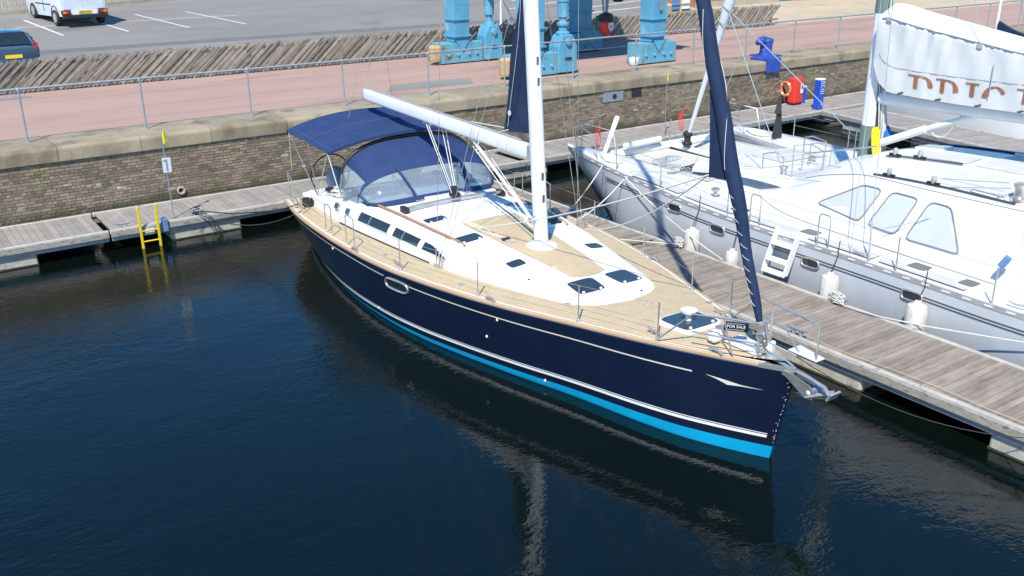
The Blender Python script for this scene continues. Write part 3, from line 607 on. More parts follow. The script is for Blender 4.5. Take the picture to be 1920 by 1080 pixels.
zs = [1, .96, .9, .82, .74, .66, .58, .5, .42, .34, .27, .21, .15, .10, .05, 0, -.1, -.2, -.3, -.38]
rows = []
for a in AS:
    Zl = [sheer(a)*t if t > 0 else t for t in zs]
    half = [(hw(a, z), stem(a, z), z) for z in Zl]
    rows.append([(-x, y, z) for x, y, z in half] + [(x, y, z) for x, y, z in half[::-1]])
m = MB().grid(rows); n = len(rows[0]); m.f.append(tuple(range(len(rows)*n-n, len(rows)*n))); m.f.append(tuple(range(n)))
hull = Yb(m, 'hull', 'navy_hull', smooth=50)
def band(name, k, z0, z1, a0, a1, off=.007, par=hull, sides=(-1, 1), n=4):
    ST = sorted([a0, a1] + [a for a in AS if a0 < a < a1])
    for s in sides:
        r = [[(s*(hw(a, z)+off), stem(a, z)-(off if a < .3 else 0), z) for z in lin(z0(a), z1(a), n)] for a in ST]
        Yb(MB().grid(r), name, k, par, smooth=60)
cyt = lambda a: ip([0, 3, 6, 10, 13.4], [.205, .15, .105, .03, .0], a)
band('antifoul_band', 'cyan_paint', lambda a: -.06, cyt, .0, 12.6, .008, n=8)
s0 = lambda a: ip([0, 3, 6, 10, 13.4], [.335, .27, .215, .12, .06], a)
band('boot_stripe', 'white_paint', s0, lambda a: s0(a)+.045, .12, LOA); band('boot_stripe', 'white_paint', lambda a: s0(a)+.06, lambda a: s0(a)+.072, .12, LOA)
cv = lambda a: sheer(a) - ip([0, 1.3, 3.3, 7.5, 9, 13.4], [.33, .31, .265, .18, .145, .13], a)
band('cove_stripe', 'gold_stripe', cv, lambda a: cv(a)+.022, 1.32, 6.86, .006); band('cove_stripe', 'gold_stripe', cv, lambda a: cv(a)+.022, 7.66, 13.1, .006)
for s in (-1, 1):      # swoosh mark ahead of the stripe
    P = [(1.13, -.30), (.95, -.345), (.80, -.40), (.62, -.385), (.30, -.375), (.60, -.365), (.80, -.335)]
    Yb(MB().add([(s*(hw(a, sheer(a)+d)+.006), stem(a, sheer(a)+d), sheer(a)+d) for a, d in P], [tuple(range(len(P)))]), 'bow_mark', 'gold_stripe', hull)
    # long oval portlight
    def ov(rx, rz, off, n=20): return [(s*(hw(a, z)+off), a, z) for a, z in ((7.26+rx*(abs(math.cos(t))**.55)*(1 if math.cos(t) > 0 else -1), .955+rz*(abs(math.sin(t))**.7)*(1 if math.sin(t) > 0 else -1) - .02*math.cos(t)) for t in [2*math.pi*i/n for i in range(n)])]
    fr = Yb(MB().tube([(x, y, z) for x, y, z in ov(.36, .105, .008)], .024, 6, True), 'portlight_frame', 'stainless', hull, smooth=60)
    Yb(MB().add(ov(.345, .09, .007), [tuple(range(20))]), 'pane', 'smoked_glass', fr)
    for a, z in ((9.9, .98), (4.7, 1.02), (5.0, .62), (8.2, .2), (3.9, .12)): Yb(MB().lathe([(.028, 0), (.022, s*.012)], (s*(hw(a, z)+.004), a, z), 8, 'x'), 'skin_fitting', 'white_paint', hull)
# worn stem: pale chips along the leading edge
cz = MB()
for k in range(46):
    z = random.uniform(.25, 1.38); r = random.uniform(.002, .007); a = random.expovariate(30)*.5
    if a < .25: s = -1; cz.lathe([(r, 0), (r*.7, s*.003)], (s*(hw(a+.01, z)+.003), stem(a, z), z), 5, 'x')
o = Yb(cz, 'paint_chips', 'white_paint', hull); o['kind'] = 'stuff'
# ---- deck
def deckz(a, x): return sheer(a) + .015 + .07*(1-min(1, (x/max(.1, hb(a)))**2))
CA, CB, CW = 10.75, 13.15, 1.12      # cockpit opening
def deck_part(name, k, xin, xout, a0, a1, n, cols, attr=True, dz=0, hole=True):
    m = MB(); vals = []; AA = lin(a0, a1, n)
    for a in AA:
        for t in lin(-1, 1, cols):
            x = t*(hb(a)-xout) if xin is None else t
            m.v.append((x, a, deckz(a, x)+dz)); vals.append(hb(a)-abs(x))
    for i in range(n-1):
        for j in range(cols-1):
            q = (i*cols+j, i*cols+j+1, (i+1)*cols+j+1, (i+1)*cols+j)
            cx = sum(m.v[v][0] for v in q)/4; cy = sum(m.v[v][1] for v in q)/4
            if hole and CA < cy < CB and abs(cx) < CW: continue
            m.f.append(q)
    o = Yb(m, name, k)
    if attr: at = o.data.attributes.new('pl', 'FLOAT', 'POINT'); at.data.foreach_set('value', vals)
    return o
dk = deck_part('deck', 'teak_deck', None, .10, .55, LOA-.03, 110, 49)
for s in (-1, 1):
    r = []; r2 = []
    for a in [t for t in AS if t > .42]:
        h = hb(a); z = sheer(a); w = min(.06, h*.9); w2 = min(.105, h*.95)
        r.append([(s*(h+.004), a, z-.015), (s*(h+.003), a, z+.022), (s*(h-.012), a, z+.036), (s*(h-w+.01), a, z+.036), (s*(h-w), a, z+.02)])
        r2.append([(s*(h-w), a, z+.026), (s*(h-w2), a, z+.028)])
    Yb(MB().grid(r), 'toe_rail', 'teak_rail', smooth=40); Yb(MB().grid([[(s*(hb(a)+.006), a, sheer(a)-.03), (s*(hb(a)+.004), a, sheer(a)+.03), (s*max(0, hb(a)-.05), a, sheer(a)+.034)] for a in lin(0, .45, 8)]), 'bow_trim', 'stainless', smooth=40); Yb(MB().grid(r2), 'waterway', 'gelcoat')
    # pale rubbing edge where hull meets deck
    band('sheer_strake', 'canvas_edge', lambda a: sheer(a)-.035, lambda a: sheer(a)+.004, .02, LOA, .003, sides=(s,))
Yb(MB().grid([[(x, a, deckz(a, x)+.012) for x in (-hb(a)+.09, 0, hb(a)-.09)] for a in lin(.14, .62, 6)]), 'bow_plate', 'stainless')
# ---- coachroof
CX = [3.32, 3.36, 3.45, 3.62, 3.9, 4.4, 5.2, 6.5, 7.2, 9, 10.2, 10.8]; CWY = [.05, .26, .5, .72, .90, 1.07, 1.28, 1.56, 1.64, 1.78, 1.86, 1.88]
CHX = [3.32, 3.6, 4.4, 5.5, 6.5, 7.5, 9, 10.8]; CHY = [.02, .06, .13, .23, .32, .39, .45, .47]
def cw_(a): return ip(CX, CWY, a)
def ch_(a): return ip(CHX, CHY, a)
def inset(a): return min(cw_(a)*.5, ip([3.3, 5, 7, 9, 10.8], [.22, .24, .26, .28, .28], a))
def side(a, s):
    """starboard/port cabin side, s from deck (0) to the roof edge (1)"""
    w = cw_(a); return (w - inset(a)*(.25*s+.75*s**2.2), sheer(a)+.05+ch_(a)*(1-(1-s)**1.25))
def roofz(a, x):
    w = max(.05, cw_(a)-inset(a)); return sheer(a)+.05+ch_(a)+.075*(1-min(1, (x/w)**2))*min(1, ch_(a)/.2)
rows = []
for a in [3.32, 3.34, 3.36, 3.4, 3.46, 3.54, 3.64, 3.78, 3.95] + lin(4.2, 10.8, 34):
    L = [side(a, s) for s in lin(0, 1, 9)]; xt = L[-1][0]
    half = [(x, a, z) for x, z in L] + [(xt*f, a, roofz(a, xt*f)) for f in (.93, .8, .6, .3)]
    rows.append([(-x, y, z) for x, y, z in half] + [(0, a, roofz(a, 0))] + half[::-1])
m = MB().grid(rows); n = len(rows[0]); m.f.append(tuple(range(len(rows)*n-n, len(rows)*n)))
roof = Yb(m, 'coachroof', 'gelcoat', smooth=45)
def on_side(a, s, sg, off=.006): x, z = side(a, s); return (sg*(x+off), a, z+off*.4)
for sg in (-1, 1):
    # dark line along the foot of the coachroof
    Yb(MB().tube([on_side(a, .03, sg, .012) for a in lin(7.2, 10.75, 20)], .012, 5), 'cabin_rail', 'black_plastic', roof)
    for a0, a1, s0_, s1_, taper in ((10.02, 8.80, .38, .77, 0), (8.62, 7.68, .38, .76, 0), (7.55, 6.72, .38, .74, .30)):
        g = []
        for t in lin(0, 1, 8):
            a = a0+(a1-a0)*t; lo = s0_; hi = s1_-(s1_-s0_-.06)*max(0, t-(1-taper*2.2))/(taper*2.2) if taper else s1_
            g.append([on_side(a, lo+(hi-lo)*u, sg, .008) for u in lin(0, 1, 4)])
        w = Yb(MB().grid(g), 'cabin_window', 'smoked_glass', roof, smooth=60)
        rim = [r[0] for r in g] + [g[-1][1], g[-1][2]] + [r[3] for r in g[::-1]] + [g[0][2], g[0][1]]
        Yb(MB().tube(rim, .012, 5, True), 'frame', 'gelcoat', w)
        if not taper: Yb(MB().tube([on_side((a0*.62+a1*.38), u, sg, .012) for u in (s0_, (s0_+s1_)/2, s1_)], .013, 5), 'mullion', 'stainless', w)
    for a in (10.5, 11.05):
        c = on_side(min(a, 10.78), .55, sg, .01); c = (c[0], a, c[2]); w = Yb(MB().obox(c, (.03, .20, .15), ry=sg*-.45), 'opening_port', 'stainless', bevel=.01); Yb(MB().obox((c[0]+sg*.012, c[1], c[2]+.006), (.03, .15, .10), ry=sg*-.45), 'pane', 'hatch_glass', w)
    hr = [(sg*ip([6.7, 8, 10.2], [1.16, 1.27, 1.40], a), a) for a in lin(6.7, 10.2, 24)]
    Yb(MB().tube([(x, a, roofz(a, x)+.045-.03*(i in (0, 23))) for i, (x, a) in enumerate(hr)], .019, 6, sq=1.5), 'grab_rail', 'teak_trim', roof, smooth=60)
    for i in range(1, 23, 3): x, a = hr[i]; Yb(MB().box(x-.014, x+.014, a-.04, a+.04, roofz(a, x)-.01, roofz(a, x)+.04), 'rail_foot', 'teak_trim', roof)
# teak pad round the mast
m = MB(); vals = []
AA = lin(4.42, 7.75, 34); C = 21
for a in AA:
    w = ip([4.42, 5.2, 6.5, 7.3, 7.75], [.36, .43, .55, .60, .62], a)
    for t in lin(-1, 1, C): x = t*w; m.v.append((x, a-(.10*(t*t) if a < 5 else 0)*-1, roofz(a, x)+.009)); vals.append(x+5)
for i in range(len(AA)-1):
    for j in range(C-1): m.f.append((i*C+j, i*C+j+1, (i+1)*C+j+1, (i+1)*C+j))
o = Yb(m, 'mast_pad', 'teak_deck', roof); at = o.data.attributes.new('pl', 'FLOAT', 'POINT'); at.data.foreach_set('value', vals)
def hatch(a, x, la, lx, par, zf, rz=0, knobs=True, frame='gelcoat'):
    z = zf(a, x); dzda = (zf(a+.15, x)-zf(a-.15, x))/.3; dzdx = (zf(a, x+.15)-zf(a, x-.15))/.3
    def P(u, v, h):
        cu, su = math.cos(rz), math.sin(rz); xx = x+u*cu-v*su; aa = a+u*su+v*cu; return (xx, aa, z+(xx-x)*dzdx+(aa-a)*dzda+h)
    def ring(rx, ra, h, n=24):
        out = []
        for i in range(n):
            t = 2*math.pi*i/n; cx, cy = math.cos(t), math.sin(t); out.append(P(rx*(abs(cx)**.35)*(1 if cx > 0 else -1), ra*(abs(cy)**.35)*(1 if cy > 0 else -1), h))
        return out
    m = MB().grid([ring(lx/2+.035, la/2+.035, -.02), ring(lx/2+.03, la/2+.03, .028), ring(lx/2, la/2, .036), ring(lx/2-.02, la/2-.02, .034)], closed=True)
    h = Yb(m, 'hatch', frame, par, smooth=40)
    Yb(MB().add(ring(lx/2-.005, la/2-.005, .036), [tuple(range(24))]), 'pane', 'hatch_glass', h)
    if knobs:
        for sx in (-.32, .32): p = P(sx*lx, -la*.40, .036); Yb(MB().lathe([(.028, 0), (.022, .02)], p, 8), 'hatch_knob', 'gelcoat', h)
    return h
for x in (-.40, .40): hatch(4.08, x, .50, .52, roof, roofz, rz=(.10 if x > 0 else -.10))
for x in (-.86, .86): hatch(5.48, x, .26, .32, roof, roofz, knobs=False)
for x in (-1.04, 1.04):
    hatch(8.22, x*.9, .28, .46, roof, roofz); hatch(6.93, x*.92, .34, .52, roof, roofz)
hatch(2.05, 0, .66, .70, dk, lambda a, x: deckz(a, x)+.01, rz=math.radians(0), frame='gelcoat')
Yb(MB().lathe([(.05, 0), (.05, .10), (.12, .13), (.13, .17), (.06, .2)], (-.02, 2.05, deckz(2.05, 0)+.05), 14), 'deck_vent', 'gelcoat', smooth=40)
for x, a in ((-.98, 4.9), (.35, 3.55), (-.62, 4.0)): Yb(MB().lathe([(.022, 0), (.018, .012)], (x, a, roofz(a, x)), 8), 'deck_fitting', 'black_plastic', roof)
for x, a in ((-.9, 3.9), (-1.75, 5.85), (.95, 2.6), (-2.05, 8.2)): Yb(MB().lathe([(.06, 0), (.055, .012), (.03, .014)], (x, a, deckz(a, x)), 12), 'filler_cap', 'stainless')
# ---- traveller across the roof
tr = Yb(MB().tube([(x, 9.05, roofz(9.05, x)+.09) for x in lin(-1.16, 1.16, 9)], .032, 6), 'traveller_track', 'stainless', roof, smooth=40)
Yb(MB().tube([(x, 9.16, roofz(9.1, x)+.06) for x in lin(-1.16, 1.16, 9)], .02, 6), 'track_beam', 'black_plastic', tr)
for x in (-1.15, 1.15): Yb(MB().box(x-.05, x+.05, 8.98, 9.22, roofz(9.05, x)-.01, roofz(9.05, x)+.12), 'track_end', 'black_plastic', tr, bevel=.01)
Yb(MB().box(-.1, .1, 8.97, 9.15, roofz(9.05, 0)+.12, roofz(9.05, 0)+.20), 'car', 'black_plastic', tr, bevel=.02)
# companion hatch garage and deck organisers under the hood
Yb(MB().box(-.45, .45, 9.4, 10.6, roofz(9.8, 0)-.05, roofz(9.8, 0)+.07), 'sliding_hatch', 'gelcoat', roof, bevel=.03)
def winch(x, a, z, s=1, par=None):
    w = Yb(MB().lathe([(.085*s, 0), (.085*s, .03*s), (.062*s, .05*s), (.055*s, .10*s), (.07*s, .14*s), (.078*s, .15*s), (.07*s, .165*s), (.03*s, .17*s)], (x, a, z), 14), 'winch', 'stainless', par, smooth=35); return w
for x in (-.75, .75): winch(x, 10.45, roofz(10.45, x), .9, roof)
ln = MB()
for x in (-.62, -.56, -.5, .5, .56, .62): ln.tube([(x*.7, 6.3, roofz(6.3, x*.7)+.03), (x, 8.9, roofz(8.9, x)+.02), (x*1.05, 10.3, roofz(10.3, x)+.06)], .007, 4)
for i, (x, a) in enumerate(((-.40, 6.25), (.42, 6.25))): Yb(MB().obox((x, a+.25, roofz(a, x)+.03), (.16, .09, .06)), 'deck_organiser', 'black_plastic', roof, bevel=.01)
Yb(ln, 'control_lines', 'white_rope', roof)
# ---- cockpit
Yb(MB().box(-CW, CW, CA-.02, CB, .60, .66), 'cockpit_floor', 'teak_trim')
for x0, x1, y0, y1 in ((-CW-.03, -CW, CA, CB), (CW, CW+.03, CA, CB), (-CW, CW, CA-.05, CA-.021)): Yb(MB().box(x0, x1, y0, y1, .6, 1.28), 'cockpit_wall', 'gelcoat')
for s in (-1, 1):
    c0, c1 = sorted((s*.62, s*CW)); Yb(MB().box(c0, c1, CA, CB-.75, .66, 1.02), 'bench', 'gelcoat', bevel=.03)
    r = []
    for a in lin(10.78, 13.1, 10):
        h = ip([10.7, 11.4, 13.2], [.40, .36, .20], a); w = ip([10.7, 13.2], [1.80, 1.70], a); zz = sheer(a)+.03
        r.append([(s*(w+.06), a, zz), (s*w, a, zz+h*.75), (s*(w-.10), a, zz+h), (s*(CW+.06), a, zz+h), (s*(CW-.02), a, zz+h-.05), (s*(CW-.02), a, zz-.1)])
    m = MB().grid(r); m.f += [tuple(range(6)), tuple(range(54, 60))]
    co = Yb(m, 'coaming', 'gelcoat', smooth=35)
    z = sheer(11.7)+.40
    winch(s*1.42, 11.9, z-.03, 1.15, co); winch(s*1.42, 11.35, z-.03, 1.0, co)
    rp = MB()
    for k in range(9): rp.tube([(s*1.42+.16*math.cos(t+k)*(1+.1*k % .3), 11.62+.22*math.sin(t*1.0+k*.7)*.8, z+.02+.012*k) for t in lin(0, 5.2, 14)], .011, 4)
    Yb(rp, 'rope_tail', 'white_rope', co)
    Yb(MB().obox((s*1.38, 12.35, z-.02), (.16, .22, .09), rz=.4), 'instrument_pod', 'black_plastic', co, bevel=.02)
    # steering wheel, pedestal with grey cloth cover
    wc = (s*1.02, 13.2, 1.68)
    wh = Yb(MB().tube([(wc[0]+.48*math.cos(t), wc[1]-.06*math.sin(t), wc[2]+.48*math.sin(t)) for t in lin(0, 2*math.pi, 37)[:-1]], .017, 6, True), 'steering_wheel', 'black_plastic', smooth=60)
    for k in range(6): t = k*math.pi/3+.3; Yb(MB().tube([wc, (wc[0]+.47*math.cos(t), wc[1]-.06*math.sin(t), wc[2]+.47*math.sin(t))], .007, 5), 'spoke', 'stainless', wh)
    Yb(MB().lathe([(.2, .66), (.17, .9), (.15, 1.2), (.2, 1.45), (.23, 1.58), (.2, 1.7), (.17, 1.84), (.08, 1.9)], (s*1.0, 12.95, 0), 12), 'helm_pedestal', 'grey_cloth', smooth=50)
    Yb(MB().box(min(s*.2, s*.7), max(s*.2, s*.7), CB-.32, CB+.02, .66, 1.22), 'helm_seat', 'gelcoat', bevel=.04)
Yb(MB().box(-.13, .13, 11.05, 12.0, .66, 1.18), 'cockpit_table', 'teak_trim', bevel=.02)
Yb(MB().lathe([(.05, 1.05), (.16, 1.1), (.18, 1.3), (.14, 1.42), (.05, 1.46)], (-1.0, 12.05, .1), 12), 'rolled_cover', 'grey_cloth', smooth=40)
# ---- spray hood
def arch(a0, aA, w, zb, zA, n=25, e=.62):
    out = []
    for k in range(n):
        t = math.pi*k/(n-1); cx = -math.cos(t); sz = math.sin(t)**e
        out.append(Vector((w*(abs(cx)**.75)*(1 if cx > 0 else -1), a0+(aA-a0)*sz, zb+(zA-zb)*sz)))
    return out
N = 25
A0 = arch(11.15, 11.02, 1.66, 1.66, 2.82); A1 = arch(10.42, 10.12, 1.60, 1.68, 2.42); 
A2 = []
for k in range(N):
    t = math.pi*k/(N-1); x = -1.52*math.cos(t); a = 10.25-.72*math.sin(t)**.55; A2.append(Vector((x, a, roofz(a, min(1.4, abs(x)))+.02)))
hood = Yb(MB().tube(A0, .016, 6), 'spray_hood', 'stainless', smooth=60)
Yb(MB().tube([p-Vector((0, 0, .02)) for p in A1], .014, 6), 'frame_tube', 'stainless', hood, smooth=60)
def hood_patch(name, k, U, V, i0, i1, steps, off=0, v0=0, v1=1):
    g = []
    for i in range(i0, i1+1):
        r = []
        for v in lin(v0, v1, steps):
            p = U[i].lerp(V[i], v); b = .05*math.sin(math.pi*v); c = Vector((p.x*.25, -.6, .7)).normalized(); r.append(p + c*(b+off))
        g.append(r)
    return g
def sheet(name, k, g, par, t=.006): return Yb(MB().slab(g, lambda p: Vector((p[0], p[1]+t*.4, p[2]-t))), name, k, par, smooth=50)
sheet('hood_canvas', 'navy_canvas', hood_patch('', '', A0, A1, 4, 20, 7), hood)
for i0, i1 in ((0, 4), (20, 24)):
    sheet('hood_pane', 'clear_vinyl', hood_patch('', '', A0, A1, i0, i1, 5), hood, .003)
for i in (4, 20):
    g = hood_patch('', '', A0, A1, i-1 if i == 4 else i, i if i == 4 else i+1, 7, .006)
    g2 = [[a.lerp(b, f) for a, b in zip(g[0], g[1])] for f in ((.70, 1.05) if i == 4 else (-.05, .30))]; sheet('canvas_strip', 'navy_canvas', g2, hood)
for i0, i1 in ((1, 9), (9, 15), (15, 23)):
    sheet('hood_window', 'clear_vinyl', hood_patch('', '', A1, A2, i0, i1, 6, 0, .10, .90), hood, .003)
for v0, v1 in ((-.02, .13), (.87, 1.0)): sheet('canvas_strip', 'navy_canvas', hood_patch('', '', A1, A2, 0, 24, 3, .006, v0, v1), hood)
for i in (1, 9, 15, 23):
    g = hood_patch('', '', A1, A2, max(0, i-1), min(24, i+1), 8, .007)
    c = g[1 if i > 0 else 0]; w = Vector((.045, .01 if i < 12 else -.01, 0))
    sheet('canvas_strip', 'navy_canvas', [[p-w for p in c], [p+w for p in c]], hood)
    if i in (9, 15): Yb(MB().tube([p+Vector((.0, -.02, .015)) for p in c], .008, 5), 'zip', 'canvas_edge', hood)
Yb(MB().tube([p+Vector((0, .02, .02)) for p in A0[2:-2]], .042, 8), 'grab_bar', 'black_plastic', hood, smooth=60)
Yb(MB().slab([[A0[k]+Vector((0, .01+.02*j, .012+.0*j)) for k in (2, 3, 4, 5)] for j in (0, 1, 2)], (0, 0, .012)), 'chafe_patch', 'sail_white', hood)
# ---- bimini over the cockpit
def bim(u, v):
    """u -1..1 across, v 0..1 forward to aft"""
    a = 11.02 + 2.36*v + .10*(1-u*u)*(1 if v > .5 else -1)*abs(v-.5)*2
    z = 2.70 + .10*v + .27*(1-abs(u)**2.2) - .035*math.sin(math.pi*((v*2) % 1))*(1-u*u*.3) + .012*math.sin(38*u+9*v)*math.exp(-((v-.3)/.12)**2)*.6
    return Vector((u*1.93, a, z))
g = [[bim(u, v) for u in lin(-1, 1, 41)] for v in lin(0, 1, 25)]
bi = Yb(MB().slab(g, (0, 0, -.008)), 'bimini', 'navy_canvas', smooth=50)
for v in (0, 1): Yb(MB().slab([[bim(u, v)+Vector((0, 0, d)) for u in lin(-1, 1, 31)] for d in (.004, -.06)], (0, .006, 0)), 'valance', 'navy_canvas', bi, smooth=50)
for v in (.5,): Yb(MB().tube([bim(u, v)+Vector((0, 0, .006)) for u in lin(-.97, .97, 31)], .007, 4), 'seam', 'canvas_edge', bi)
for u in (-.93, .93): Yb(MB().tube([bim(u, v)+Vector((0, 0, .004)) for v in lin(0, 1, 15)], .006, 4), 'seam', 'canvas_edge', bi)
for v, base in ((.03, 12.3), (.5, 12.35), (.97, 12.4)):
    Yb(MB().tube([(-1.72, base, 1.5)] + [bim(u, v)-Vector((0, 0, .028)) for u in lin(-.985, .985, 21)] + [(1.72, base, 1.5)], .0135, 6), 'bimini_frame', 'stainless', bi, smooth=60)
for s in (-1, 1):
    Yb(MB().tube([(s*1.9, 11.1, 2.68), (s*1.62, 11.15, 1.52)], .0125, 6), 'bimini_prop', 'white_paint', bi); Yb(MB().tube([(s*1.9, 13.3, 2.76), (s*1.95, 13.2, 1.9)], .012, 6), 'bimini_prop', 'stainless', bi)
# ---- spars and sails
MB_ = (.02, 5.95)
def mastp(z): t = (z-1.5); return (.02-.012*t, 5.95+.058*t, z)
def oval(z, rx, ry): x, a, _ = mastp(z); return [(x+rx*math.cos(t), a+ry*math.sin(t), z) for t in [2*math.pi*i/20 for i in range(20)]]
mz = roofz(5.95, 0)
m = MB().grid([oval(z, .115, .165) for z in (mz, 3, 6, 12)] + [oval(17.5, .085, .12)], closed=True); m.f.append(tuple(range(80, 100)))
mast = Yb(m, 'mast', 'mast_paint', smooth=50)
x, a, _ = mastp(3)
Yb(MB().tube([(mastp(z)[0], mastp(z)[1]+.166, z) for z in (2.0, 6, 12, 16.5)], .014, 5), 'luff_slot', 'black_plastic', mast)
Yb(MB().tube([(mastp(z)[0]+.112, mastp(z)[1]+.06, z) for z in (1.9, 6, 12)], .007, 4), 'halyard', 'dark_rope', mast); Yb(MB().tube([(mastp(z)[0]-.05, mastp(z)[1]-.175, z) for z in (2.3, 6, 12)], .007, 4), 'halyard', 'white_rope', mast)
Yb(MB().lathe([(.30, 0), (.29, .035), (.22, .06), (.17, .10)], (.02, 5.95, mz-.02), 20), 'mast_collar', 'gelcoat', mast, smooth=45)
for z, w in ((2.55, .05), (2.95, .05), (4.6, .04), (4.95, .04)): x, a, _ = mastp(z); Yb(MB().obox((x-.03, a-.163, z), (w, .02, .13), rx=.0), 'exit_slot', 'black_plastic', mast)
for z, w in ((7.6, 1.35), (11.6, 1.1)):
    for s in (-1, 1): x, a, _ = mastp(z); Yb(MB().tube([(x, a, z), (x+s*w, a+.35, z+.08)], [.05, .03], 6), 'spreader', 'mast_paint', mast)
x, a, z = mastp(2.15); Yb(MB().lathe([(.06, 0), (.045, -.02), (.045, -.09), (.06, -.11)], (x-.12, a, z), 12, 'x'), 'mast_winch', 'stainless', mast, smooth=40)
# boom, with its end castings
b0 = Vector((-.0, 6.28, 3.32)); b1 = Vector((.0, 13.1, 3.46))
rows = []
for t, f in ((0, .9), (.02, 1), (.98, 1), (1, .9)):
    p = b0.lerp(b1, t); rows.append([(p.x+.085*f*(abs(math.cos(q))**.5)*(1 if math.cos(q) > 0 else -1), p.y, p.z+.132*f*(abs(math.sin(q))**.5)*(1 if math.sin(q) > 0 else -1)) for q in [2*math.pi*i/24 for i in range(24)]])
m = MB().grid(rows, closed=True); m.f += [tuple(range(24))[::-1], tuple(range(72, 96))]
boom = Yb(m, 'boom', 'boom_paint', smooth=45)
Yb(MB().box(-.085, .085, 6.14, 6.29, 3.18, 3.46), 'gooseneck', 'alloy', boom, bevel=.02); Yb(MB().box(-.08, .08, 13.09, 13.2, 3.36, 3.6), 'boom_end', 'alloy', boom, bevel=.03)
for t in (.33, .36, .53, .57): p = b0.lerp(b1, t); Yb(MB().box(-.088, .088, p.y-.012, p.y+.012, p.z-.15, p.z-.128), 'boom_bail', 'stainless', boom)
Yb(MB().tube([(0, 6.6, 3.49), (0, 12.9, 3.615)], .018, 5), 'outhaul_track', 'alloy', boom)
vg = Yb(MB().tube([(0, 6.15, 2.02), (0, 8.35, 3.24)], .03, 8), 'boom_vang', 'mast_paint', smooth=60)
for dx in (-.07, .07): Yb(MB().tube([(dx, 6.16, 1.95), (dx*1.6, 8.1, 3.12)], .009, 5), 'vang_line', 'white_rope', vg)
for k, (x0, a1_) in enumerate(((-.10, 10.0), (-.03, 10.05), (.04, 9.6), (.10, 9.55))): Yb(MB().tube([(x0*.6, 9.08, roofz(9.05, 0)+.2), (x0, a1_, 3.26)], .0095, 5), 'mainsheet', 'white_rope', boom)
Yb(MB().box(-.06, .06, 9.02, 9.14, roofz(9.05, 0)+.18, roofz(9.05, 0)+.34), 'sheet_block', 'black_plastic', boom, bevel=.02)
# clew of the furled mainsail standing out of the mast
g = []
for z in lin(3.66, 9.5, 20):
    a0 = mastp(z)[1]+.15; a1_ = ip([3.66, 4.3, 5.9, 7.6, 9.5], [7.20, 7.05, 6.66, 6.45, 6.42], z); g.append([Vector((.02+.035*math.sin(3*z+2*f), a0+(a1_-a0)*f, z-.12*f*(1 if z < 3.9 else 0))) for f in lin(0, 1, 6)])
ms_ = Yb(MB().slab(g, (.014, 0, 0)), 'mainsail_clew', 'navy_sail', smooth=60)
Yb(MB().lathe([(.05, -.03), (.05, -.022), (.02, -.022)], (.01, 6.93, 3.92), 12, 'x'), 'clew_ring', 'sail_white', ms_)
for q in ([(0, 7.15, 3.62), (0, 8.3, 3.55)], [(0, 7.0, 3.60), (0, 7.3, 3.52)]): Yb(MB().tube(q, .011, 5), 'outhaul', 'white_rope', ms_)
Yb(MB().tube([(-.01, ip([3.66, 5.9, 9.5], [7.0, 6.55, 6.40], z), z) for z in lin(3.66, 9.4, 12)], .004, 4), 'stitching', 'sail_white', ms_)
# furled headsail on the forestay
def fs(z): return Vector((0, .70+.352*(z-1.93), z))
pts = lin(1.95, 15.5, 90); 
def gr(z): return ip([1.95, 2.2, 3.0, 3.7, 4.3, 5.2, 6.2, 9, 15.5], [.045, .065, .078, .10, .108, .104, .092, .08, .045], z)
def goff(z): return 0
m = MB().tube([fs(z)+Vector((0, goff(z)+.012*math.sin(z*5), 0)) for z in pts], [gr(z)*(1+.03*math.sin(z*2.3)) for z in pts], 16)
gen = Yb(m, 'furled_headsail', 'navy_sail', smooth=60)
for ph in (0, 2.6):
    Yb(MB().tube([fs(z)+Vector(((gr(z)*1.03+.004)*math.cos(ph+z*2.3), goff(z)+(gr(z)*1.03+.004)*math.sin(ph+z*2.3), 0)) for z in lin(3.95, 9, 110)], .0045, 4), 'stitching', 'sail_white', gen)
for z in lin(2.2, 3.6, 10): Yb(MB().tube([fs(z)+Vector(((gr(z)+.004)*math.cos(t), (gr(z)+.004)*math.sin(t), .05*math.sin(t))) for t in lin(0, 2*math.pi, 13)[:-1]], .004, 4, True), 'stitching', 'sail_white', gen)
Yb(MB().lathe([(.05, 1.52), (.11, 1.56), (.11, 1.60), (.08, 1.63), (.08, 1.72), (.11, 1.75), (.11, 1.80), (.04, 1.84), (.04, 1.98)], (0, .60, 0), 14), 'furling_drum', 'stainless', gen, smooth=40)
Yb(MB().tube([fs(15.4), mastp(17.2)], .008, 5), 'forestay', 'stainless', mast)
g = []
for z in lin(3.80, 5.0, 9):
    e = .33*max(0, 1-(z-3.80)/1.2)**1.15; c_ = fs(z); g.append([c_+Vector((-.02-.03*f, .06+(.05+e)*f, -.03*f)) for f in lin(0, 1, 5)])
Yb(MB().slab(g, (.03, 0, 0)), 'clew_panel', 'navy_sail', gen, smooth=50)
cl = fs(3.82)+Vector((-.05, .44, -.02))
for tgt, sgn in (((-.50, 7.2, roofz(7.2, -.5)+.05), -1), ((1.75, 7.2, deckz(7.2, 1.75)+.08), 1)):
    mid = sag(tuple(cl), tgt, .28 if sgn > 0 else .10, 14); Yb(MB().tube(mid, .012, 5), 'headsail_sheet', 'white_rope', gen)
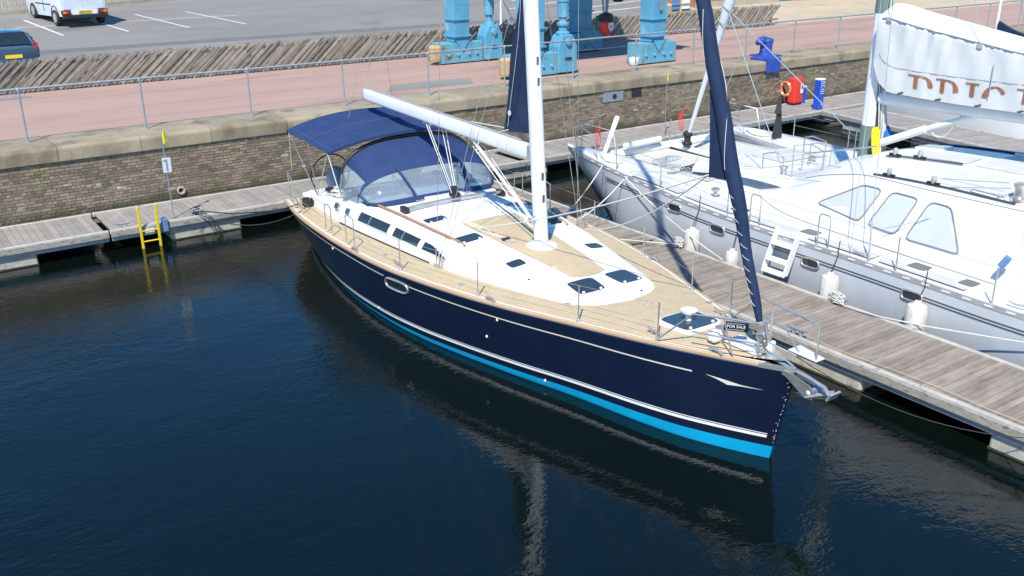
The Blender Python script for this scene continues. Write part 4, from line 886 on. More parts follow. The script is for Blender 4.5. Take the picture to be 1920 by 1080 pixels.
# standing rigging
def wire(p, q, r=.0055, n='shroud'): Yb(MB().tube([p, q], r, 5), n, 'stainless', mast)
for s in (-1, 1):
    cx, ca = s*1.62, 6.88
    pl_ = Yb(MB().box(cx-.05, cx+.05, ca-.13, ca+.13, deckz(ca, cx)-.01, deckz(ca, cx)+.06), 'chain_plate', 'stainless', bevel=.01)
    x7, a7, _ = mastp(7.6); wire((cx, ca+.10, 1.3), (x7+s*1.35, a7+.35, 7.68)); wire((cx, ca, 1.3), (mastp(7.3)[0]+s*.1, mastp(7.3)[1]-.05, 7.3)); wire((cx, ca-.10, 1.3), (mastp(7.4)[0]+s*.1, 5.75, 7.4))
    wire((x7+s*1.35, a7+.35, 7.68), (mastp(16.5)[0], mastp(16.5)[1], 16.5))
    for da, dx in ((.10, 0), (0, 0), (-.10, 0)): Yb(MB().tube([(cx, ca+da, 1.3), (cx-s*.012, ca+da*1.05, 1.62)], .014, 6), 'bottle_screw', 'stainless', pl_)
    wire((s*.95, LOA-.1, 1.2), (0, 12.2, 6.0), n='backstay')
wire((0, 12.2, 6.0), mastp(17.3), n='backstay')
wire((0, 13.12, 3.6), mastp(17.0), n='topping_lift'); wire((.03, 13.1, 3.62), (mastp(16.6)[0], mastp(16.6)[1]+.1, 16.6), .004, 'topping_lift')
# ---- guard rails
def stan(a, s, h=.60):
    x = s*(hb(a)-.11); z = sheer(a)+.02; return (x, a, z), (x, a, z+h)
SS = [1.93, 3.24, 5.19, 7.22, 8.95, 9.32, 10.05, 10.38, 12.0]
for s in (-1, 1):
    tops = []
    for a in SS:
        p, q = stan(a, s); st = Yb(MB().tube([p, q], .0125, 6), 'stanchion', 'stainless', smooth=60); Yb(MB().lathe([(.04, -.01), (.035, .02), (.018, .05)], p, 8), 'stanchion_base', 'stainless', st, smooth=40); tops.append(q)
    for a0, a1_ in ((8.95, 9.32), (10.05, 10.38)):
        p0, q0 = stan(a0, s); p1, q1 = stan(a1_, s); Yb(MB().tube([q0, lerp(q0, q1, .5)[:2]+(q0[2]+.04,), q1], .0125, 6), 'gate_loop', 'stainless')
    for f in (0, -.29):
        seg = [(x, a, z+f) for x, a, z in [(s*.82, 1.93, sheer(1.93)+.62)] + tops[1:5]]; Yb(MB().tube(seg, .0042, 4), 'lifeline', 'stainless')
        seg = [(x, a, z+f) for x, a, z in tops[5:7]]; Yb(MB().tube(seg, .0042, 4), 'lifeline', 'stainless'); seg = [(x, a, z+f) for x, a, z in tops[7:]] + [(s*2.1, 12.6, sheer(12.6)+.66+f)]; Yb(MB().tube(seg, .0042, 4), 'lifeline', 'stainless')
    # pushpit at the stern
    P = [(s*2.2, 12.55, sheer(12.5)), (s*2.2, 12.6, sheer(12.5)+.68), (s*2.05, 13.25, sheer(13)+.72), (s*1.2, 13.5, sheer(13)+.72), (s*.7, 13.5, sheer(13)+.70), (s*.7, 13.35, sheer(13))]
    pp = Yb(MB().tube(P, .0135, 6), 'pushpit', 'stainless', smooth=50); Yb(MB().tube([(s*2.05, 13.25, sheer(13)+.72), (s*2.03, 13.2, sheer(13))], .0135, 6), 'leg', 'stainless', pp); Yb(MB().tube([(s*2.2, 12.58, sheer(12.5)+.36), (s*2.05, 13.23, sheer(13)+.38), (s*.7, 13.45, sheer(13)+.36)], .011, 6), 'mid_rail', 'stainless', pp)
    Yb(MB().box(min(s*1.0, s*1.7), max(s*1.0, s*1.7), 13.17, 13.36, 1.20, 1.30), 'stern_locker', 'gelcoat', bevel=.03)
    for a, k in ((7.5, 0), (2.07, 0), (12.45, 0)):
        x = s*(hb(a)-.22); z = deckz(a, x)
        c_ = Yb(MB().tube([(x, a-.15, z+.075), (x, a-.07, z+.065), (x, a+.07, z+.065), (x, a+.15, z+.075)], [.014, .02, .02, .014], 8), 'deck_cleat', 'stainless', smooth=60); Yb(MB().lathe([(.022, 0), (.016, .06)], (x, a-.05, z), 8).lathe([(.022, 0), (.016, .06)], (x, a+.05, z), 8), 'cleat_foot', 'stainless', c_)
    for a in (8.82, 4.85, 1.05): x = s*(hb(a)-.05); Yb(MB().tube([(x, a-.13, sheer(a)+.05), (x, a-.06, sheer(a)+.085), (x, a+.06, sheer(a)+.085), (x, a+.13, sheer(a)+.05)], .028, 8), 'fairlead', 'stainless', smooth=60)
# pulpit
pu = Yb(MB().tube([(-.80, 1.93, sheer(1.9)+.02), (-.62, 1.36, 1.98), (-.40, .85, 2.03), (-.22, .42, 2.05), (-.16, .40, 1.75), (-.18, .58, 1.50)], .0145, 6), 'pulpit', 'stainless', smooth=50)
Yb(MB().tube([(.80, 1.93, sheer(1.9)+.02), (.66, 1.30, 1.98), (.45, .62, 2.05), (.30, .10, 2.10), (.24, -.12, 2.06), (.20, -.14, 1.60)], .0145, 6), 'pulpit_rail', 'stainless', pu, smooth=50)
for q in ([(.55, .95, 2.02), (.42, .85, 1.45)], [(-.44, .95, 2.02), (-.36, .80, 1.46)], [(.42, .55, 1.75), (.18, .10, 1.62)], [(-.62, 1.36, 1.72), (-.2, .45, 1.74)], [(.66, 1.30, 1.72), (.40, .5, 1.78)], [(-.16, .42, 1.8), (.12, .12, 1.62)]): Yb(MB().tube(q, .012, 6), 'pulpit_leg', 'stainless', pu)
Yb(MB().slab([[(x, y, 1.62+.01*x) for x in (.16-.0*y, .28, .36+.16*y)] for y in (-.18, -.05, .1, .3)], (0, 0, .02)), 'pulpit_seat', 'sail_white', pu, bevel=.006)
# windlass, anchor locker lid, bow roller and anchor
wd = Yb(MB().lathe([(.10, 0), (.10, .05), (.07, .07), (.06, .14), (.09, .17), (.09, .2), (.04, .22)], (-.12, 1.28, deckz(1.3, 0)), 14), 'windlass', 'stainless', smooth=40)
Yb(MB().obox((-.26, 1.26, deckz(1.3, 0)+.10), (.18, .16, .16)), 'gypsy_cover', 'gelcoat', wd, bevel=.04)
Yb(MB().obox((.0, .86, deckz(.9, 0)+.02), (.34, .62, .03)), 'locker_lid', 'gelcoat', bevel=.01)
Yb(MB().obox((.06, .55, deckz(.6, 0)+.08), (.16, .15, .18), rz=.3), 'furler_motor', 'gelcoat', bevel=.03)
Yb(MB().tube([(-.2, 1.25, 1.56), (-.05, .9, 1.55), (0, .3, 1.54)], .018, 6), 'anchor_chain', 'galvanised')
ck = [(.52, 1.47), (-.05, 1.45), (-.30, 1.40), (-.40, 1.32), (-.37, 1.22), (-.26, 1.20), (-.10, 1.28), (.10, 1.38), (.52, 1.41)]
ro = Yb(MB().extr([(-.09, y, z) for y, z in ck], (.014, 0, 0)), 'bow_roller', 'stainless')
Yb(MB().extr([(.09, y, z) for y, z in ck], (.014, 0, 0)), 'roller_cheek', 'stainless', ro)
Yb(MB().lathe([(.055, -.07), (.03, 0), (.055, .07)], (.005, -.30, 1.31), 12, 'x'), 'roller', 'blue_cover', ro, smooth=60)
Yb(MB().lathe([(.035, -.006), (.02, -.012)], (-.09, -.30, 1.30), 10, 'x'), 'roller_pin', 'gelcoat', ro)
an = Yb(MB().tube([(0, .45, 1.50), (0, -.25, 1.455), (0, -.48, 1.42), (0, -.56, 1.34)], [.022, .025, .028, .03], 6), 'anchor', 'galvanised', smooth=50)
for s in (-1, 1): Yb(MB().add([(0, -.60, 1.36), (s*.13, -.54, 1.37), (s*.11, -.28, 1.22), (0, .0, 1.16), (0, -.28, 1.17), (0, -.54, 1.28)], [(0, 1, 2, 5), (2, 3, 4, 5), (0, 5, 4, 3, 2, 1)]), 'fluke', 'alloy', an)
Yb(MB().obox((.0, -.62, 1.36), (.20, .03, .12), rx=.5), 'crown_plate', 'alloy', an)
sg = thing('for_sale_sign', 'small navy for sale board hung in the yacht bow pulpit', 'sign', (9.57-.05, 8.1, 1.7))
c0 = Vector((9.57-.10+.02, 7.2+1.02, 1.79))
d = Vector((.62, -.78, 0)).normalized(); dn = Vector((-.78, -.62, 0)).normalized(); up = Vector((0, 0, 1))
def brd(w0, w1, h0, h1, t0, t1): return MB().add([c0+d*u+up*h+dn*t for t in (t0, t1) for u, h in ((w0, h0), (w1, h0), (w1, h1), (w0, h1))], [(3, 2, 1, 0), (4, 5, 6, 7), (0, 1, 5, 4), (1, 2, 6, 5), (2, 3, 7, 6), (3, 0, 4, 7)])
brd(-.17, .17, -.07, .07, 0, .012).build('board', 'navy_hull', sg); brd(-.17, .17, .0705, .08, 0, .014).build('top_edge', 'stainless', sg)
brd(-.13, .12, .038, .050, .0125, .0145).build('text_line', 'galvanised', sg); brd(-.14, .11, -.055, -.042, .0125, .0145).build('text_line', 'galvanised', sg)
me = text_mesh('lettering', 'FOR SALE', .06, 'white_paint', .001); o = bpy.data.objects.new('lettering', me); COL.objects.link(o); o.parent = sg
o.matrix_local = Matrix.Translation(c0+dn*.0145-sg.location) @ Matrix((d, up, dn)).transposed().to_4x4()
# ================================================================ the grey catamaran (world axes; bow towards the quay)
ct = thing('catamaran', 'large grey hulled catamaran with white decks beyond the finger pontoon', 'catamaran', (18.1, 12, 0))
def Cb(m, name, k, par=None, **kw): return m.build(name, k, par or ct, **kw)
XC = 18.1; YB = 19.7; YS = 4.4
def gz(y): return ip([4.4, 7, 10, 12.6, 14, 15.7, 17.2, 19.7], [1.12, 1.14, 1.22, 1.26, 1.32, 1.45, 1.52, 1.62], y)
def ow(y): return ip([4.4, 8, 14, 16.5, 18, 19, 19.7], [.70, .76, .76, .66, .44, .20, .02], y)     # half beam of one hull
def hullx(s): return XC + s*2.74
for s in (-1, 1):
    rows = []
    for y in lin(YS, 15, 22)[:-1] + lin(15, YB, 22):
        z1 = gz(y); h = ow(y); cx = hullx(s) - s*.06*max(0, (y-15)/4.7); r = []
        rake = lambda z: (1-min(1, max(0, z/1.6)))*2.3*max(0, (y-16.2)/3.5)**1.5
        prof_ = [(1, z1), (1.0, z1*.8), (.98, z1*.55), (.93, z1*.28), (.86, .0), (.6, -.3)]
        r = [(cx-h*f, y-rake(z), z) for f, z in prof_] + [(cx+h*f, y-rake(z), z) for f, z in prof_[::-1]]
        rows.append(r)
    m = MB().grid(rows); n = len(rows[0]); m.f += [tuple(range(n)), tuple(range(len(rows)*n-n, len(rows)*n))]
    hu = Cb(m, 'hull', 'grey_hull', smooth=45)
    # deck of the hull, cambered
    g = [[(hullx(s)-s*.06*max(0, (y-15)/4.7)+t*(ow(y)-.03), y, gz(y)+.03+.05*(1-t*t)) for t in lin(-1, 1, 7)] for y in lin(YS, YB-.05, 46)]
    Cb(MB().grid(g), 'hull_deck', 'cat_white', hu, smooth=50)
    for t in (-1, 1):
        sx = lambda y, f=1.0, o=.012: hullx(s)-s*.06*max(0, (y-15)/4.7)+t*(ow(y)*f+o)
        ys = lin(YS, 19.3, 50)
        # perforated toe rail and two dark stripes
        tr = Cb(MB().grid([[(sx(y, 1, .008), y, gz(y)-.02), (sx(y, 1, .004), y, gz(y)+.065), (sx(y, 1, -.03), y, gz(y)+.07), (sx(y, 1, -.045), y, gz(y)+.03)] for y in ys]), 'toe_rail', 'alloy', hu, smooth=30)
        if s == -1 and t == -1:
            for d0, d1 in ((.20, .225), (.255, .28)): Cb(MB().grid([[(sx(y, 1, .006), y, gz(y)-d0), (sx(y, 1, .006), y, gz(y)-d1)] for y in lin(YS, 17.4, 40)]), 'hull_stripe', 'grey_stripe', hu)
            slot = MB().box(-.004, .004, -.075, .075, -.012, .012).mesh('slot', 'white_paint')
            for k in range(36):
                y = YS+.3+k*.38; inst('slot', slot, hu, (sx(y, 1, .012), y, gz(y)+.025), (0, 0, 0))
            for y, z in ((14.7, 1.17), (13.38, 1.0), (10.92, .92), (8.72, .92), (6.2, .9)):
                P = [(sx(y, 1, .014), y+.20*(abs(math.cos(q))**.5)*(1 if math.cos(q) > 0 else -1), z+.085*(abs(math.sin(q))**.5)*(1 if math.sin(q) > 0 else -1)) for q in [2*math.pi*i/20 for i in range(20)]]
                f = Cb(MB().tube(P, .022, 6, True), 'portlight', 'stainless', hu, smooth=60); Cb(MB().add([(p[0]-.002, p[1], p[2]) for p in P], [tuple(range(20))]), 'pane', 'smoked_glass', f)
# bridge deck between the hulls
g = []
for y in lin(4.6, 16.2, 24):
    g.append([(XC+u*2.4, y, gz(y)+.04+.10*(1-u*u)+(.06 if y < 15 else .06*(16.2-y)/1.2)) for u in lin(-1, 1, 9)])
Cb(MB().slab(g, (0, 0, -.5)), 'bridge_deck', 'cat_white', smooth=40)
# forward beam, nets, centre spar
fb = Cb(MB().tube([(XC-2.75, 18.55, 1.50), (XC+2.75, 18.55, 1.50)], .12, 12), 'forward_beam', 'white_paint', smooth=60)
for s in (-1, 1):
    g = [[(XC+s*(.12+1.95*u), 16.15+2.3*v, 1.43-.06*math.sin(math.pi*u)*math.sin(math.pi*v)) for u in lin(0, 1, 9)] for v in lin(0, 1, 9)]
    nt = Cb(MB().slab(g, (0, 0, -.012)), 'trampoline', 'net', smooth=60)
    lc = MB()
    for k in range(26):
        y = 16.2+k*.088; lc.tube([(XC+s*2.07, y, 1.43), (XC+s*2.17, y+.04, 1.47)], .009, 4)
    for k in range(22):
        x = XC+s*(.15+k*.088); lc.tube([(x, 16.16, 1.43), (x+.04, 16.06, 1.46)], .009, 4)
    o = Cb(lc, 'lacing', 'dark_rope', nt); o['kind'] = 'stuff'
Cb(MB().tube([(XC, 16.1, 1.45), (XC, 18.5, 1.52)], .085, 10), 'centre_spar', 'white_paint', smooth=60)
Cb(MB().tube([(XC, 18.55, 1.55), (XC, 18.55, 2.2)], .022, 8), 'striker_post', 'stainless', smooth=60)
Cb(MB().tube([(15.55, 18.3, 1.62), (16.35, 18.75, 2.42)], [.055, .07], 10), 'spinnaker_pole', 'white_paint', smooth=60); Cb(MB().tube([(16.3, 18.35, 1.72), (17.6, 18.42, 1.74)], .085, 10), 'rolled_pole', 'white_paint', smooth=60)
for c0_, h in (((15.75, 18.75), 1.0), ((17.95, 17.95), 1.1)):
    rp = MB(); z0_ = 1.75 if c0_[0] < 16 else 2.05
    for k in range(4): rp.tube([(c0_[0]+(.03+.022*k)*math.cos(t), c0_[1]+.03*math.sin(t)+.02*k, z0_+.18+(.18+.02*k)*math.sin(t)) for t in lin(0, 6.28, 16)[:-1]], .007, 5, True)
    rp.tube([(c0_[0], c0_[1], z0_+.35), (c0_[0]+.01, c0_[1], z0_+.55)], .02, 6)
    Cb(rp, 'rope_coil', 'red_rope', smooth=50)
# cabin
def cab(y):
    """half width at foot, at the roof edge, roof edge height, crown height"""
    return (ip([7.6, 9, 12, 13.6, 14.8], [2.78, 2.78, 2.62, 2.1, 1.1], y), ip([7.6, 9, 12, 13.6, 14.8], [2.12, 2.12, 1.75, 1.2, .5], y), ip([7.6, 9, 10.8, 12, 13.4, 14.8], [2.42, 2.42, 2.40, 2.18, 1.72, 1.42], y), ip([7.6, 9, 11, 12.2, 13.4, 14.8], [2.74, 2.74, 2.68, 2.40, 1.86, 1.46], y))
def cside(y, s):
    wf, wt, ze, zc = cab(y); z0_ = gz(y)+.06; x = wf + (wt-wf)*(.8*s+.2*s*s); z = z0_+(ze-z0_)*(1-(1-s)**1.15); return x, z
rows = []
for y in lin(7.6, 12, 16) + lin(12.2, 14.8, 14):
    L = [cside(y, s) for s in lin(0, 1, 8)]; wf, wt, ze, zc = cab(y)
    half = [(x, z) for x, z in L] + [(wt*f, ze+(zc-ze)*(1-f**2.2)) for f in (.96, .85, .65, .35)]
    rows.append([(XC-x, y, z) for x, z in half] + [(XC, y, zc)] + [(XC+x, y, z) for x, z in half[::-1]])
m = MB().grid(rows); n = len(rows[0]); m.f.append(tuple(range(len(rows)*n-n, len(rows)*n))); m.f.append(tuple(range(n)))
cb = Cb(m, 'cabin', 'cat_white', smooth=40)
def roofc(x, y): wf, wt, ze, zc = cab(y); f = min(1, abs(x-XC)/wt); return ze+(zc-ze)*(1-f**2.2)
def onc(y, z, sg, off):
    lo, hi = 0, 1
    for _ in range(24):
        s = (lo+hi)/2
        if cside(y, s)[1] < z: lo = s
        else: hi = s
    x = cside(y, lo)[0]; return (XC+sg*(x+off), y, z+off*.5)
WIN = [[(11.80, 1.74), (10.92, 2.26), (10.45, 2.27), (10.62, 1.66)], [(10.22, 2.28), (9.62, 2.28), (9.77, 1.62), (10.42, 1.65)], [(9.38, 2.28), (8.95, 2.27), (8.46, 1.58), (9.55, 1.60)]]
for sg in (-1, 1):
    for P in WIN:
        R = []
        n = len(P)
        for i in range(n):      # rounded corners
            a, b, c = P[i-1], P[i], P[(i+1) % n]
            for t in (0, .5, 1):
                q0 = lerp(b, a, min(.3, .10/max(.01, math.dist(a, b)))); q1 = lerp(b, c, min(.3, .10/max(.01, math.dist(b, c)))); R.append(lerp(lerp(q0, b, t), lerp(b, q1, t), t))
        w = Cb(MB().add([onc(y, z, sg, .006) for y, z in R] + [onc(sum(p[0] for p in R)/len(R), sum(p[1] for p in R)/len(R), sg, .010)], [(i, (i+1) % len(R), len(R)) for i in range(len(R))]), 'cabin_window', 'window_blind', cb, smooth=60)
        Cb(MB().tube([onc(y, z, sg, .012) for y, z in R], .016, 6, True), 'seal', 'seal_grey', w, smooth=60)
# roof fittings
def chatch(x, y, lx, ly, name='hatch', zf=roofc, m_='hatch_glass', par=None):
    def P(u, v, h): xx, yy = x+u, y+v; return (xx, yy, zf(xx, yy)+h)
    def ring(rx, ry, h, n=20): return [P(rx*(abs(math.cos(q))**.35)*(1 if math.cos(q) > 0 else -1), ry*(abs(math.sin(q))**.35)*(1 if math.sin(q) > 0 else -1), h) for q in [2*math.pi*i/n for i in range(n)]]
    h = Cb(MB().grid([ring(lx/2+.03, ly/2+.03, -.01), ring(lx/2+.025, ly/2+.025, .04), ring(lx/2-.01, ly/2-.01, .042)], closed=True), name, 'gelcoat', par or cb, smooth=40)
    Cb(MB().add(ring(lx/2-.005, ly/2-.005, .043), [tuple(range(20))]), 'pane', m_, h)
chatch(18.4, 11.0, .55, .55); chatch(19.4, 9.4, .55, .55)
dkz = lambda x, y: gz(y)+.07
for y in (13.2, 11.35, 8.95, 8.0): chatch(15.08, y, .34, .38 if y > 8.5 else .3, zf=dkz, m_='smoked_glass', par=ct)
for (x0, y0), (x1, y1) in (((17.2, 11.3), (17.3, 9.7)), ((16.25, 10.9), (16.15, 8.0))):
    t = Cb(MB().tube([(lerp((x0, y0), (x1, y1), f)) + (roofc(*lerp((x0, y0), (x1, y1), f))+.03,) for f in lin(0, 1, 8)], .02, 5), 'sheet_track', 'grey_stripe', cb)
    for f in (.12, .45): xx, yy = lerp((x0, y0), (x1, y1), f); Cb(MB().obox((xx, yy, roofc(xx, yy)+.05), (.06, .26, .06), ry=0), 'track_car', 'black_plastic', t, bevel=.01); Cb(MB().lathe([(.03, .05), (.05, .09), (.055, .14), (.04, .19), (.015, .2)], (xx, yy, roofc(xx, yy)), 10), 'track_block', 'alloy', t, smooth=50)
for x, y in ((16.35, 8.05), (19.9, 8.05)):
    Cb(MB().lathe([(.14, 0), (.14, .05), (.10, .08), (.09, .20), (.12, .26), (.13, .29), (.10, .31), (.04, .32)], (x, y, roofc(x, y)-.01), 16), 'winch', 'stainless', cb, smooth=35)
Cb(MB().tube([(16.25, 8.9, roofc(16.25, 8.9)), (16.25, 8.85, roofc(16.25, 8.85)+.07), (16.2, 8.25, roofc(16.2, 8.25)+.07), (16.2, 8.2, roofc(16.2, 8.2))], .014, 6), 'grab_rail', 'stainless', cb)
Cb(MB().slab([[(x, y, roofc(x, y)+.03) for x in lin(19.3, 20.15, 5)] for y in lin(7.7, 11.6, 9)], (0, 0, .025)), 'blue_roof_panel', 'blue_cover', cb, smooth=40)  # plain blue panel along the far side of the roof
# cockpit behind the cabin
Cb(MB().box(XC-2.0, XC+2.0, 7.50, 7.58, 1.2, 2.36), 'bulkhead_door', 'smoked_glass', cb)
Cb(MB().slab([[(XC+u*2.0, y, 2.42+.28*(1-u*u)) for u in lin(-1, 1, 9)] for y in (6.9, 7.3, 7.62)], (0, 0, -.06)), 'roof_overhang', 'cat_white', cb, smooth=40)
for s in (-1, 1): 
    r = [[(XC+s*2.75, y, gz(y)+.06), (XC+s*2.55, y, gz(y)+h*.8), (XC+s*2.4, y, gz(y)+h), (XC+s*2.05, y, gz(y)+h), (XC+s*2.0, y, gz(y)+.1)] for y, h in ((7.62, .72), (7.0, .62), (6.0, .55), (4.9, .5))]
    m = MB().grid(r); m.f.append(tuple(range(15, 20))); Cb(m, 'cockpit_coaming', 'cat_white', smooth=35)
Cb(MB().obox((15.25, 7.55, 1.75), (.10, .12, .22), rz=.3, rx=.5), 'deck_lamp', 'blue_cover', bevel=.02)
# mast, boom, stowed mainsail
CM = (18.0, 12.35)
mb = 2.05
def ovc(z, rx, ry): return [(CM[0]+rx*math.cos(q), CM[1]+ry*math.sin(q), z) for q in [2*math.pi*i/18 for i in range(18)]]
m = MB().grid([ovc(z, .12, .17) for z in (mb, 6, 12, 18)], closed=True); m.f.append(tuple(range(54, 72)))
cm = Cb(m, 'mast', 'mast_paint', smooth=50)
Cb(MB().grid([ovc(z, .128, .178) for z in (mb+.02, 3.0)], closed=True), 'mast_sleeve', 'mast_green', cm, smooth=50); Cb(MB().grid([ovc(z, .125, .175) for z in (5.35, 7.0)], closed=True), 'mast_sleeve', 'mast_green', cm, smooth=50)
hl = [(MB(), k) for k in ('white_rope', 'grey_cloth', 'dark_rope')]
for k in range(26):
    q = random.uniform(-2.2, .9); rr_ = .19+random.random()*.11; x, y = CM[0]+rr_*math.cos(q), CM[1]+rr_*math.sin(q)*1.1-.05
    hl[0 if k % 5 < 3 else (1 if k % 5 == 3 else 2)][0].tube([(x, y, mb+.2+random.random()*.2), (x+.02, y, 3), (CM[0]+.14*math.cos(q), CM[1]+.17*math.sin(q), 4.2), (CM[0]+.13*math.cos(q), CM[1]+.17*math.sin(q), 9)], .012 if k % 3 else .02, 5)
for mm, k in hl: Cb(mm, 'halyards', k, cm)
for nm, k, cx, cy, z0_, h in (('rope_coil', 'yellow_rope', 17.78, 12.0, 2.45, .55), ('rope_coil', 'yellow_rope', 17.8, 12.12, 2.02, .16), ('rope_coil', 'blue_rope', 18.2, 12.05, 2.75, .24)):
    rp = MB()
    for j in range(9): rp.tube([(cx+.06*math.cos(t)+.009*(j-4), cy+.05*math.sin(t)-.006*j, z0_+h*.5+h*.55*math.sin(t)) for t in lin(0, 6.28, 14)[:-1]], .02, 5, True)
    Cb(rp, nm, k, smooth=50)
bm_ = Cb(MB().tube([(18.0, 12.12, 3.62), (18.0, 6.6, 3.70)], .14, 14), 'boom', 'boom_paint', smooth=60)
Cb(MB().tube([(18.0, 12.1, 2.62), (18.0, 11.0, 3.12)], .085, 10).tube([(18.0, 11.0, 3.12), (18.0, 9.9, 3.58)], .06, 10), 'boom_vang', 'white_paint', bm_, smooth=60)
Cb(MB().tube(sag((18.0, 10.9, 3.12), (18.0, 10.3, 3.5), .28), .012, 5), 'vang_line', 'white_rope', bm_)
def ztop(y): return ip([6.5, 9.13, 11.2, 12.0, 12.22], [4.60, 5.05, 5.42, 5.56, 5.42], y)
def zbot(y): return ip([6.5, 10, 11.7, 12.05, 12.22], [3.80, 3.76, 3.80, 3.98, 4.35], y)
rows = []
for y in lin(6.5, 12.22, 90):
    zt, zb = ztop(y), zbot(y); r = []
    for s, x, f in [(-1, -.05, 1.0), (-1, -.20, .95), (-1, -.29, .86)] + [(-1, -.30+.03*math.sin(3*u), .84-.84*u) for u in lin(0, 1, 13)]:
        side_ = 1 if f < .85 else 0
        rip = side_*(.013*math.sin(y*23+1.5*math.sin(y*3)+f*5)*(.5+.5*math.sin(y*2.3+1)) + .010*math.sin(y*51+f*3) + .014*math.sin(y*9-f*6))*(.35+.65*f)
        bel = side_*-.05*math.sin(math.pi*f)
        r.append((18.0+x+rip+bel, y, zb+(zt-zb)*f))
    rows.append(r + [(2*18.0-p[0], p[1], p[2]) for p in r[::-1]])
m = MB().grid(rows, closed=True); n = len(rows[0]); m.f += [tuple(range(n)), tuple(range(len(rows)*n-n, len(rows)*n))]
sl = Cb(m, 'stowed_mainsail', 'sail_white', bm_, smooth=60)
def sailx(y, z):
    """near face of the stowed sail"""
    f = max(0, min(.84, (z-zbot(y))/(ztop(y)-zbot(y)))); u = (.84-f)/.84
    rip = (.013*math.sin(y*23+1.5*math.sin(y*3)+f*5)*(.5+.5*math.sin(y*2.3+1)) + .010*math.sin(y*51+f*3) + .014*math.sin(y*9-f*6))*(.35+.65*f)
    return 18.0-.30+.03*math.sin(3*u)+rip-.05*math.sin(math.pi*f)
Cb(MB().tube([(sailx(y, zbot(y)+(ztop(y)-zbot(y))*.835)-.012, y, zbot(y)+(ztop(y)-zbot(y))*.835) for y in lin(6.6, 12.1, 60)], .011, 5), 'seam', 'grey_cloth', sl)
Cb(MB().tube([(sailx(y, zbot(y)+.52)-.006, y, zbot(y)+.52) for y in lin(6.6, 12.1, 60)], .005, 4), 'seam', 'grey_cloth', sl)
# upper halves of the letters, the rest lost in the folds: serif B, R, I, G
def strip(outer, inner): return [(a, b) for a, b in zip(outer, inner)]
def letter(y0, shapes):
    for sh in shapes:
        m = MB(); P = []
        for (u, h) in sh[0]: P.append((u, h))
        Q = [(u, h) for u, h in sh[1]]
        rowA = [(y0-u, zbot(y0-u)+.18+h) for u, h in P]; rowB = [(y0-u, zbot(y0-u)+.18+h) for u, h in Q]
        rows_ = [[(lerp(a, b, t)) for t in lin(0, 1, 4)] for a, b in zip(rowA, rowB)]
        dens = []
        for r0, r1 in zip(rows_, rows_[1:]):
            for t in lin(0, 1, 7)[:-1]: dens.append([lerp(a, b, t) for a, b in zip(r0, r1)])
        dens.append(rows_[-1])
        m.grid([[(sailx(y, z)-.014, y, z) for y, z in r] for r in dens]); Cb(m, 'letter', 'lettering', sl, smooth=60)
H = .265; st = .10
def stem_(u): return ([(u, 0), (u, H)], [(u+st, 0), (u+st, H)])
def bar(u0, u1, h0, h1): return ([(u0, h0), (u1, h0)], [(u0, h1), (u1, h1)])
def bowl(u, r, w, h, a0, a1, sq=.92): 
    A = [(u+r*math.cos(t), h+r*sq*math.sin(t)) for t in lin(a0, a1, 14)]; B = [(u+(r-w*abs(math.cos(t))**.7-.028)*math.cos(t), h+(r*sq-.032-w*.15*abs(math.cos(t)))*math.sin(t)) for t in lin(a0, a1, 14)]; return (A, B)
letter(11.36, [stem_(.13), bar(.0, .30, H-.028, H), bowl(.32, .25, .085, H-.23, .1, math.pi/2)])
letter(10.74, [stem_(.10), bar(.0, .26, H-.028, H), bowl(.26, .24, .085, H-.22, .0, math.pi/2)])
letter(10.12, [stem_(.10), bar(.0, .29, H-.028, H)])
letter(9.76, [bowl(.24, .245, .08, .01, .55, math.pi-.05, 1.0)])
letter(9.10, [stem_(.12), bar(.0, .34, H-.028, H)])
for k in range(12):
    y = 11.5-.42*k; Cb(MB().obox((17.70+.03*(k % 2), y, zbot(y)+.03), (.010, .13, .035), rx=-.35), 'lacing_shadow', 'grey_stripe', sl)  # dark dashes modelled in place of the lacing's shadows along the sail foot
for y in (11.95, 9.95, 7.8): Cb(MB().obox((17.66, y, ztop(y)-.30), (.03, .12, .09)), 'lazyjack_block', 'alloy', sl, bevel=.01); Cb(MB().tube([(17.66, y, ztop(y)-.26), (17.9, 12.3-.1*(12-y), 12)], .006, 4), 'lazyjack', 'grey_cloth', sl)
Cb(MB().tube([(17.64, y, z) for y, z in ((9.6, 4.6), (9.6, 4.0))], .012, 4), 'batten', 'grey_cloth', sl)
# furled jib
def fj(z): return Vector((18.0, 17.75-.325*(z-1.9), z))
jb = Cb(MB().tube([fj(z) for z in lin(2.0, 16.5, 40)], [ip([2, 2.6, 4.2, 5.4, 9, 16.5], [.05, .06, .075, .135, .12, .05], z)*(1+.05*math.sin(z*6)) for z in lin(2.0, 16.5, 40)], 12), 'furled_jib', 'sail_white', smooth=60)
Cb(MB().lathe([(.06, 1.6), (.13, 1.64), (.13, 1.7), (.09, 1.74), (.09, 1.86), (.13, 1.9), (.13, 1.95), (.05, 2.02)], (18.0, 17.78, 0), 14), 'furling_drum', 'black_plastic', jb, smooth=40)
for z in (4.9, 5.25): Cb(MB().tube([fj(z)+Vector((.14*math.cos(t), .14*math.sin(t), .1*math.sin(t))) for t in lin(0, 6.28, 13)[:-1]], .012, 5, True), 'sheet_turn', 'grey_cloth', jb)
Cb(MB().tube([fj(5.2), (16.6, 13.4, 1.95)], .012, 5), 'jib_sheet', 'grey_cloth', jb); Cb(MB().tube([fj(5.2), (19.6, 13.2, 1.95)], .012, 5), 'jib_sheet', 'grey_cloth', jb)
